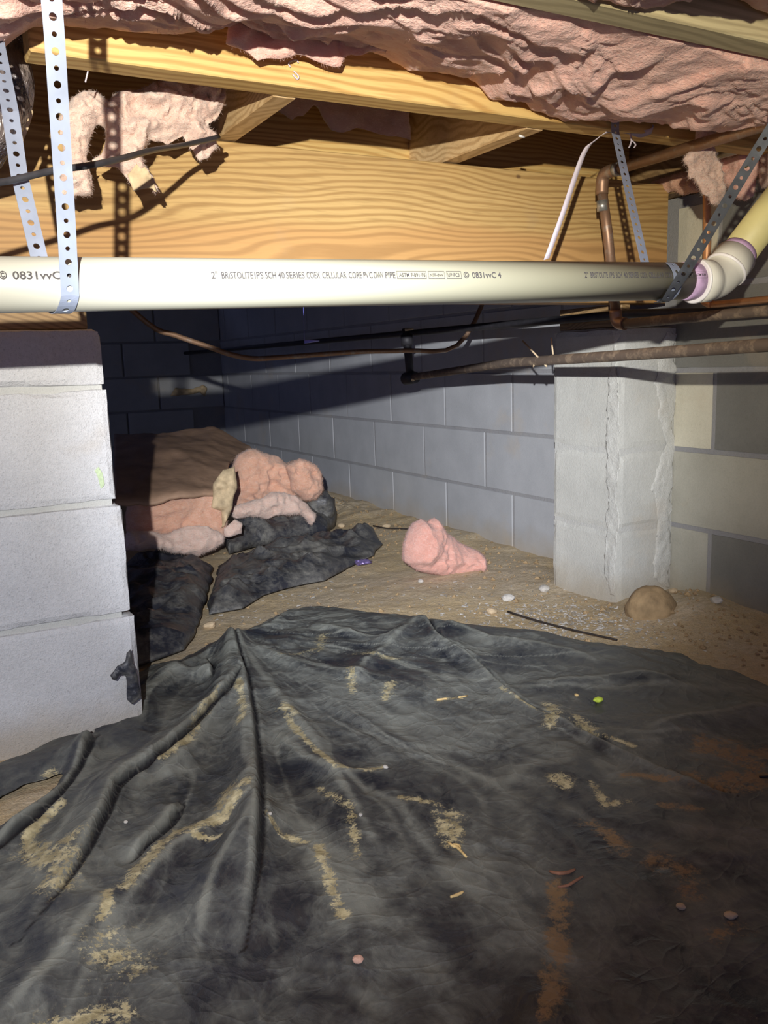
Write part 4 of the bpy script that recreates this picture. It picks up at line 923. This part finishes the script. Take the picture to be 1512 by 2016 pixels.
# crumpled sheets behind
def mound(name, px, t_, w_, seed, mat, z=0.01, noise=0.02, res=0.008, ns=12, rag=0.01, stretch=1.0):
    # a bunched sheet: flat-topped, with sharp angular creases
    pts = [H(u, v, 2, z) for u, v in px]; poly = jag([(p[0], p[1]) for p in pts], rag, 0.03, seed)
    X, Y, d, F = masked_grid(poly, 0.007)
    k = np.clip(d/w_, 0, 1)**0.6; wx = fbm(X*4, Y*4, seed, 2)
    a = 1-np.abs(vnoise(X*6+wx*2, Y*5-wx, seed+1))*2; b = 1-np.abs(vnoise(X*13-wx*2, Y*10+wx*2, seed+2))*2; c = 1-np.abs(vnoise(X*27+wx, Y*22, seed+3))*2
    Z = z+k*(t_*(0.75+0.4*fbm(X*3, Y*3, seed+5, 2))+noise*(0.9*a+0.55*b+0.25*c-0.4))
    Z = np.maximum(Z, 0.004); n = len(X)
    V = np.vstack([np.stack([X, Y, Z], -1), np.stack([X, Y, np.minimum(Z-0.003, 0.002)], -1)])
    e = {}
    for f in F.tolist():
        for i in range(4):
            p, q = f[i], f[(i+1) % 4]
            if (q, p) in e: e.pop((q, p))
            else: e[(p, q)] = 1
    return mesh_obj(name, V, F.tolist()+(F[:, ::-1]+n).tolist()+[[q, p, p+n, q+n] for p, q in e], mat, None, smooth=True)
o = mound('crumpled_sheet', [(412, 1208), (405, 1190), (420, 1160), (432, 1115), (520, 1086), (590, 1080), (620, 1060), (690, 1050), (735, 1042), (752, 1070), (735, 1092), (700, 1108), (640, 1140), (570, 1155), (520, 1170), (480, 1196)], 0.060, 0.07, 101, M['poly_far'], 0.005, 0.028)
tag(o, 'long crumpled black plastic fold lying across the soil before the insulation pile', 'plastic sheet')
o = mound('crumpled_sheet', [(235, 1310), (262, 1310), (320, 1290), (360, 1275), (385, 1240), (398, 1195), (414, 1160), (418, 1118), (360, 1102), (290, 1095), (250, 1110), (200, 1180)], 0.045, 0.05, 103, M['poly_far'], 0.008, 0.018)
tag(o, 'black plastic sheet piece in the shadow beside the pier', 'plastic sheet')
o = mound('crumpled_sheet', [(440, 1060), (460, 1042), (520, 1040), (600, 1020), (640, 985), (660, 985), (662, 1020), (640, 1040), (560, 1052), (500, 1062), (450, 1075)], 0.085, 0.07, 105, M['poly_far'], 0.03, 0.03)
tag(o, 'black plastic bunched directly under the pink insulation pile', 'plastic sheet')
o = puff('crumpled_sheet', [(600, 1040), (598, 1000), (612, 975), (640, 962), (655, 985), (660, 1010), (640, 1035)], 1, 3.02, 0.05, 0.05, 0.06, M['poly_far'], 0.008, 0.02, 14, 106, 0.006)
tag(o, 'black plastic end curling up at the right of the insulation pile', 'plastic sheet')

# insulation pile: a folded batt with brown paper facing and a torn roll
PI_ = empty('insulation_roll', (0.95, 3.0, 0.0)); tag(PI_, 'discarded pink insulation batt with brown paper facing piled behind the pier', 'insulation')
def pi(o): return shift_mesh(o, PI_)
pi(puff('batt_front', [(250, 1060), (250, 975), (310, 980), (370, 972), (430, 966), (446, 990), (446, 1040), (440, 1062), (400, 1070), (330, 1058)], 1, 2.78, 0.05, 0.10, 0.05, M['orange_pink'], 0.007, 0.014, 14, 111, 0.006, stretch=0.4))
o = puff('batt_skirt', [(240, 1085), (250, 1045), (320, 1050), (360, 1040), (410, 1035), (442, 1050), (440, 1066), (420, 1080), (390, 1094), (350, 1090), (318, 1080)], 1, 2.70, 0.045, 0.06, 0.05, M['pink_torn'], 0.006, 0.016, 18, 113, 0.008); pi(o); tag(o, 'loose pale pink fluff along the foot')
# kraft paper top: a bent sheet from the front edge back to the far end
def kraft():
    a = [H(225, 985, 1, 2.70), H(310, 978, 1, 2.70), H(375, 970, 1, 2.72), H(432, 962, 1, 2.76)]
    b = [H(225, 905, 1, 3.25), H(320, 895, 1, 3.25), H(400, 893, 1, 3.22), H(455, 905, 1, 3.15)]
    c = [H(225, 858, 1, 3.75), H(320, 852, 1, 3.75), H(420, 842, 1, 3.75), H(492, 880, 1, 3.55)]
    d = [H(225, 900, 1, 4.1), H(320, 880, 1, 4.1), H(420, 875, 1, 4.1), H(520, 900, 1, 3.9)]
    rows = np.array([a, b, c, d]); n = 60; V = []
    for i in range(n):
        s = i/(n-1)*3; i0 = min(int(s), 2); f = s-i0; f = f*f*(3-2*f) if i0 == 2 else f
        rr = rows[i0]*(1-f)+rows[i0+1]*f
        for j in range(n):
            u = j/(n-1)*3; j0 = min(int(u), 2); g = u-j0; p = rr[j0]*(1-g)+rr[j0+1]*g
            z = 0.012*fbm(p[0]*8, p[1]*5, 3, 3)+0.006*ridged(p[0]*14, p[1]*6, 6, 2); V.append((p[0], p[1], p[2]+z-(0.0 if i else 0.006)))
    F = [[i*n+j, i*n+j+1, (i+1)*n+j+1, (i+1)*n+j] for i in range(n-1) for j in range(n-1)]
    top = len(V); V2 = V+[(x, y, max(0.0, z-0.012)) for x, y, z in V]; F2 = F+[[f[3]+top, f[2]+top, f[1]+top, f[0]+top] for f in F]
    for i in range(n-1):
        F2 += [[i*n, (i+1)*n, (i+1)*n+top, i*n+top], [i*n+n-1, i*n+n-1+top, (i+1)*n+n-1+top, (i+1)*n+n-1], [i, i+top, i+1+top, i+1], [(n-1)*n+i, (n-1)*n+i+1, (n-1)*n+i+1+top, (n-1)*n+i+top]]
    o = mesh_obj('paper_facing', V2, F2, M['kraft'], None, smooth=True); return o
o = pi(kraft()); tag(o, 'brown kraft paper facing')
o = puff('paper_tear', [(418, 1000), (420, 950), (440, 925), (462, 918), (466, 960), (456, 1000), (444, 1036), (436, 1040), (438, 1005)], 1, 2.74, 0.022, 0.03, 0.03, M['kraft_pale'], 0.006, 0.012, 22, 115, 0.006); pi(o); tag(o, 'torn buff paper edge')
pi(puff('torn_roll', [(452, 985), (458, 920), (470, 895), (492, 882), (520, 888), (545, 898), (566, 912), (585, 905), (610, 908), (628, 925), (634, 950), (630, 978), (612, 990), (590, 985), (560, 990), (535, 985), (500, 1000), (470, 1012), (452, 1015)], 1, 3.06, 0.10, 0.20, 0.14, M['orange_pink'], 0.006, 0.034, 15, 117, 0.010))
pi(puff('torn_roll', [(566, 915), (590, 904), (618, 912), (632, 930), (634, 962), (622, 985), (596, 985), (575, 965)], 1, 2.96, 0.06, 0.08, 0.07, M['orange_pink'], 0.006, 0.026, 18, 123, 0.008))
o = puff('fluff_fringe', [(455, 1000), (500, 985), (540, 970), (580, 975), (605, 990), (622, 1020), (614, 1032), (590, 1012), (560, 1012), (530, 1022), (490, 1014), (458, 1020)], 1, 2.86, 0.03, 0.04, 0.04, M['pink_torn'], 0.006, 0.018, 20, 119, 0.010); pi(o); tag(o, 'pale pink fringe')
pi(puff('small_scrap', [(440, 1040), (462, 1022), (476, 1030), (474, 1050), (452, 1058), (442, 1056)], 1, 2.70, 0.02, 0.02, 0.02, M['pink_torn'], 0.005, 0.008, 22, 121, 0.005))
# lone lump
def lump():
    prof_px = [(797, 1105), (797, 1075), (806, 1050), (818, 1030), (830, 1022), (842, 1030), (855, 1018), (866, 1032), (880, 1050), (905, 1068), (930, 1080), (945, 1088), (950, 1110), (944, 1128), (910, 1134), (870, 1133), (825, 1124)]
    o = puff('insulation_lump', prof_px, 1, 2.16, 0.085, 0.085, 0.085, M['salmon'], 0.005, 0.019, 20, 131, 0.004)
    tag(o, 'lone pink insulation clump sitting on the soil by the far block wall', 'insulation'); return o
lump()
o = puff('wall_scrap', [(335, 779), (345, 764), (380, 766), (400, 758), (408, 764), (404, 782), (394, 774), (360, 778)], 1, 5.19, 0.02, 0.018, 0.02, M['kraft_pale'], 0.006, 0.008, 16, 141, 0.006); tag(o, 'small buff scrap stuck to the far back wall in the dark above the insulation pile', 'insulation')

# ---------------- small things ----------------
def stone(name, u, v, size, mat, label, cat='stone', sq=(1, 0.8, 0.55), seed=0, z=None, group=None):
    p = H(u, v, 2, 0.01); bm = bmesh.new(); bmesh.ops.create_icosphere(bm, subdivisions=2, radius=1)
    C = np.array([v_.co[:] for v_ in bm.verts]); n = 1+0.28*fbm(C[:, 0]*1.4+seed, C[:, 1]*1.4, C[:, 2]*1.4+seed*3, 3)
    for v_, c_, k in zip(bm.verts, C, n): v_.co = Vector((c_[0]*k*size*sq[0], c_[1]*k*size*sq[1], c_[2]*k*size*sq[2]))
    o = bm_obj(name, bm, mat); zz = (z if z is not None else max(floor_z(np.array(p[0]), np.array(p[1])).item(), -0.02))
    o.location = (p[0], p[1], zz+size*sq[2]*0.75); o.rotation_euler = (0, 0, seed*1.3); tag(o, label, cat, group); return o
stone('stone', 828, 1134, 0.011, M['white_bit'], 'small white stone at the foot of the lone pink insulation clump', seed=1)
stone('stone', 1001, 1166, 0.019, M['white_bit'], 'larger pale stone on the soil left of the pilaster', seed=2)
stone('stone', 1072, 1152, 0.020, M['white_bit'], 'pale stone touching the left foot of the pilaster', seed=3)
stone('stone', 1002, 1158, 0.0001, M['white_bit'], 'x') if False else None
stone('stone', 968, 1188, 0.016, M['tan_stone'], 'tan stone on the soil just left of the larger pale stone', seed=4)
stone('stone', 412, 1222, 0.017, M['tan_stone'], 'tan stone between the black sheets beside the pier shadow', seed=5)
stone('stone', 1410, 1205, 0.017, M['white_bit'], 'pale stone on the soil at the dark wall right of the clay lump', seed=6)
stone('stone', 1325, 1185, 0.012, M['tan_stone'], 'small stone on top of the soil bank where pilaster meets wall', seed=7)
stone('stone', 672, 1030, 0.02, M['tan_stone'], 'stone on the far soil bank right of the insulation pile', seed=8)
stone('stone', 760, 1035, 0.018, M['tan_stone'], 'stone on the soil between the far wall and the crumpled sheet', seed=9)
def on_sheet(o):   # rest a thing on the sheet surface
    x, y = o.location.x, o.location.y; dg = bpy.context.evaluated_depsgraph_get()
    hit, loc, nrm, i = GS.ray_cast(Vector((x, y, 1.0)), Vector((0, 0, -1)))
    return loc.z if hit else 0.01
def sheet_z(x, y):
    hit, loc, nrm, i = GS.ray_cast(Vector((x, y, 1.0)), Vector((0, 0, -1))); return loc.z if hit else 0.012
bpy.context.view_layer.update()
def sp(u, v):
    z = 0.012
    for _ in range(4):
        p = H(u, v, 2, z); z = sheet_z(p[0], p[1])
    return p[0], p[1], z
for (u, v, s, m, lab, cat, sq, sd) in [
    (1178, 1381, 0.0085, 'lime', 'lime green pellet lying on the black sheet', 'pellet', (1.35, 0.75, 0.6), 0),
    (705, 1893, 0.0062, 'pink_stone', 'round pinkish pebble on the sheet at the bottom centre', 'pebble', (1, 1, 0.6), 12),
    (1340, 1788, 0.0055, 'tan_stone', 'tan pebble on the sheet at lower right, left of two dirt clods', 'pebble', (1, 1, 0.6), 13),
    (532, 1602, 0.0028, 'white_bit', 'tiny white speck just right of the tall central fold', 'pebble', (1, 1, 0.8), 14),
    (710, 1606, 0.0028, 'white_bit', 'tiny white speck on the sheet right of the tall central fold, further off', 'pebble', (1, 1, 0.8), 15),
    (759, 1512, 0.0035, 'white_bit', 'tiny white grain at the middle of the sheet', 'pebble', (1.4, 1, 0.8), 16),
    (248, 1620, 0.003, 'white_bit', 'tiny white speck among the left folds', 'pebble', (1, 1, 0.8), 17),
    (1135, 1370, 0.004, 'splinter', 'small straw coloured grain left of the lime pellet', 'pebble', (1.4, 1, 0.7), 18),
    (1437, 1805, 0.006, 'tan_stone', 'tan dirt clod on the sheet at lower right', 'clod', (1.3, 1, 0.6), 19)]:
    o = stone('pebble' if cat != 'pellet' else 'pellet', u, v, s, M[m], lab, cat, sq, sd); x, y, z = sp(u, v); o.location = (x, y, z+s*sq[2]*0.7)
def stick(name, px, r, mat, label, cat, dz=0.0):
    pts = []
    for u, v in px:
        x, y, z = sp(u, v); pts.append((x, y, z+r+dz))
    n = len(pts); o = tube(name, pts, [r*(0.6+0.8*math.sin(math.pi*(i+0.5)/n)) for i in range(n)], mat, None, 7, 3); tag(o, label, cat); return o
stick('wood_splinter', [(882, 1660), (893, 1668), (900, 1670), (918, 1689)], 0.0016, M['splinter'], 'pale wood splinter on the sheet right of centre', 'splinter')
stick('wood_splinter', [(892, 1664), (903, 1666), (906, 1672)], 0.0014, M['splinter'], 'tiny side splinter crossing the pale wood splinter', 'splinter')
stick('wood_splinter', [(887, 1768), (900, 1764), (912, 1758)], 0.0015, M['splinter'], 'short straw piece below the pale wood splinter', 'splinter')
stick('wood_splinter', [(860, 1379), (880, 1377)], 0.0016, M['splinter'], 'short straw flake in the upper middle of the sheet', 'splinter')
stick('wood_splinter', [(903, 1374), (920, 1371)], 0.0014, M['splinter'], 'second short straw flake, right of the first in the upper middle', 'splinter')
stick('root_twig', [(1082, 1718), (1100, 1722), (1118, 1720), (1132, 1714)], 0.0018, M['root'], 'reddish twig on the sheet at lower right of centre', 'twig')
stick('root_twig', [(1098, 1748), (1118, 1745), (1135, 1735), (1148, 1727)], 0.0014, M['root'], 'thin curved twig just below the reddish twig', 'twig')
stick('root_twig', [(1495, 1531), (1530, 1530)], 0.0015, M['rod'], 'thin dark twig at the right edge of the sheet', 'twig')
def gp(u, v, r): 
    p = H(u, v, 2, 0.0); z = floor_z(np.array(p[0]), np.array(p[1])).item(); return (p[0], p[1], max(z, 0.0)+r)
o = tube('thin_rod', [gp(u, v, 0.003) for u, v in [(1000, 1206), (1050, 1222), (1110, 1238), (1160, 1250), (1215, 1262)]], 0.0024, M['rod'], None, 8, 3); tag(o, 'thin dark rod lying on the soil along the sheet edge below the pilaster', 'rod')
o = tube('thin_wire', [gp(u, v, 0.004) for u, v in [(735, 1037), (760, 1042), (785, 1044), (812, 1046)]], 0.003, M['rod'], None, 8, 3); tag(o, 'thin dark wire on the soil running to the lone insulation clump', 'wire')
# crumpled foil wrapper
bm = bmesh.new(); bmesh.ops.create_icosphere(bm, subdivisions=3, radius=1)
C = np.array([v_.co[:] for v_ in bm.verts]); n = 1+0.5*ridged(C[:, 0]*2, C[:, 1]*2, C[:, 2]*2, 3)-0.3
for v_, c_, k in zip(bm.verts, C, n): v_.co = Vector((c_[0]*k*0.032, c_[1]*k*0.012, c_[2]*k*0.010))
o = bm_obj('foil_wrapper', bm, M['wrapper']); p = gp(714, 1110, 0.006); o.location = p; o.rotation_euler = (0, 0, -0.4); tag(o, 'crumpled purple foil wrapper on the soil left of the pink clump', 'wrapper')
# clay lump by the pilaster
bm = bmesh.new(); bmesh.ops.create_icosphere(bm, subdivisions=4, radius=1)
C = np.array([v_.co[:] for v_ in bm.verts]); n = 1+0.18*fbm(C[:, 0]*1.6, C[:, 1]*1.6, C[:, 2]*1.6, 4)
for v_, c_, k in zip(bm.verts, C, n): v_.co = Vector((c_[0]*k*0.062, c_[1]*k*0.055, c_[2]*k*0.060))
o = bm_obj('clay_lump', bm, M['clay'], None, True); p = H(1288, 1222, 2, 0.0); o.location = (p[0]+0.01, p[1]+0.02, 0.022); tag(o, 'rounded brown clay lump at the right foot of the pilaster', 'clay')
# loose flakes on the soil: more than anyone could count
V, F = [], []
def flake(x, y, z, s, el, a):
    ca, sa = math.cos(a), math.sin(a); b = len(V)
    for (i, j) in ((-1, -0.6), (1, -1), (1.2, 0.7), (-0.8, 1)):
        lx, ly = i*s*el, j*s; V.append((x+lx*ca-ly*sa, y+lx*sa+ly*ca, z+random.uniform(0.0005, 0.004)))
    F.append([b, b+1, b+2, b+3])
for k in range(1500):
    if k < 900:
        u = random.gauss(1110, 95); v = 1200+(u-1090)*0.16+random.gauss(0, 17)
        if u > 1225: v = random.gauss(1215, 20)+abs(u-1225)*0.02
    else:
        u = random.uniform(400, 1400); v = random.uniform(1120, 1235)+(u-700)*0.06
    x, y = G(u, v)[:2]
    if x > 1.73 or y > 3.2 or (x > PX and y > PY0-0.005): continue
    z = floor_z(np.array(x), np.array(y)).item()
    flake(x, y, z+0.001, random.uniform(0.0010, 0.0028), random.uniform(1, 3.2), random.uniform(0, 6.28))
o = mesh_obj('wood_flakes', V, F, M['white_bit']); tag(o, 'pale flakes and crumbs littering the soil along the pilaster foot', 'debris', kind='stuff')
# loose glass fibres standing off the insulation
bpy.context.view_layer.update()
for o in list(COL.objects):
    if o.type != 'MESH': continue
    nm = o.name.split('.')[0]
    if nm in ('torn_insulation',): fuzz(o, 9000, 0.0042, seed=1, wd=0.00016)
    elif nm == 'hanging_tuft': fuzz(o, 4000, 0.005, seed=2, wd=0.0002)
    elif nm == 'wall_insulation': fuzz(o, 2500, 0.005, seed=3, wd=0.0002)
    elif nm == 'insulation_flap': fuzz(o, 3000, 0.004, seed=4, wd=0.00016)
    elif nm == 'insulation_lump': fuzz(o, 6000, 0.0045, seed=5, wd=0.00025)
    elif nm == 'insulation_batt' and o.get('label', '').startswith('large'): fuzz(o, 5000, 0.0035, seed=6, wd=0.00025)
    elif nm in ('batt_front', 'batt_skirt', 'torn_roll', 'fluff_fringe'): fuzz(o, 4500, 0.006, seed=7, wd=0.00028)
# crumbs of soil, uncountable
V, F = [], []
R = random.Random(11)
while len(F) < 8*1100:
    if R.random() < 0.6: x, y = R.gauss(1.58, 0.09), R.uniform(0.6, 4.2)
    else: x, y = G(R.uniform(400, 1500), R.uniform(1030, 1260))
    if x > 1.74 or y < 0.7 or y > 4.4 or (x > PX-0.01 and PY0-0.01 < y < PY1+0.01): continue
    z = floor_z(np.array(x), np.array(y)).item(); r = R.uniform(0.002, 0.0065)*(1 if R.random() < 0.85 else 1.7); b = len(V)
    for d in ((1, 0, 0), (0, 1, 0), (-1, 0, 0), (0, -1, 0), (0, 0, 1), (0, 0, -1)): V.append((x+r*(d[0]+R.uniform(-.3, .3)), y+r*(d[1]+R.uniform(-.3, .3)), z+r*0.3+r*(d[2]*0.7+R.uniform(-.2, .2))))
    for i in range(4): F += [[b+i, b+(i+1) % 4, b+4], [b+(i+1) % 4, b+i, b+5]]
o = mesh_obj('soil_crumbs', V, F, M['clay']); tag(o, 'small crumbs of soil scattered over the bare ground and along the wall foot', 'debris', kind='stuff')
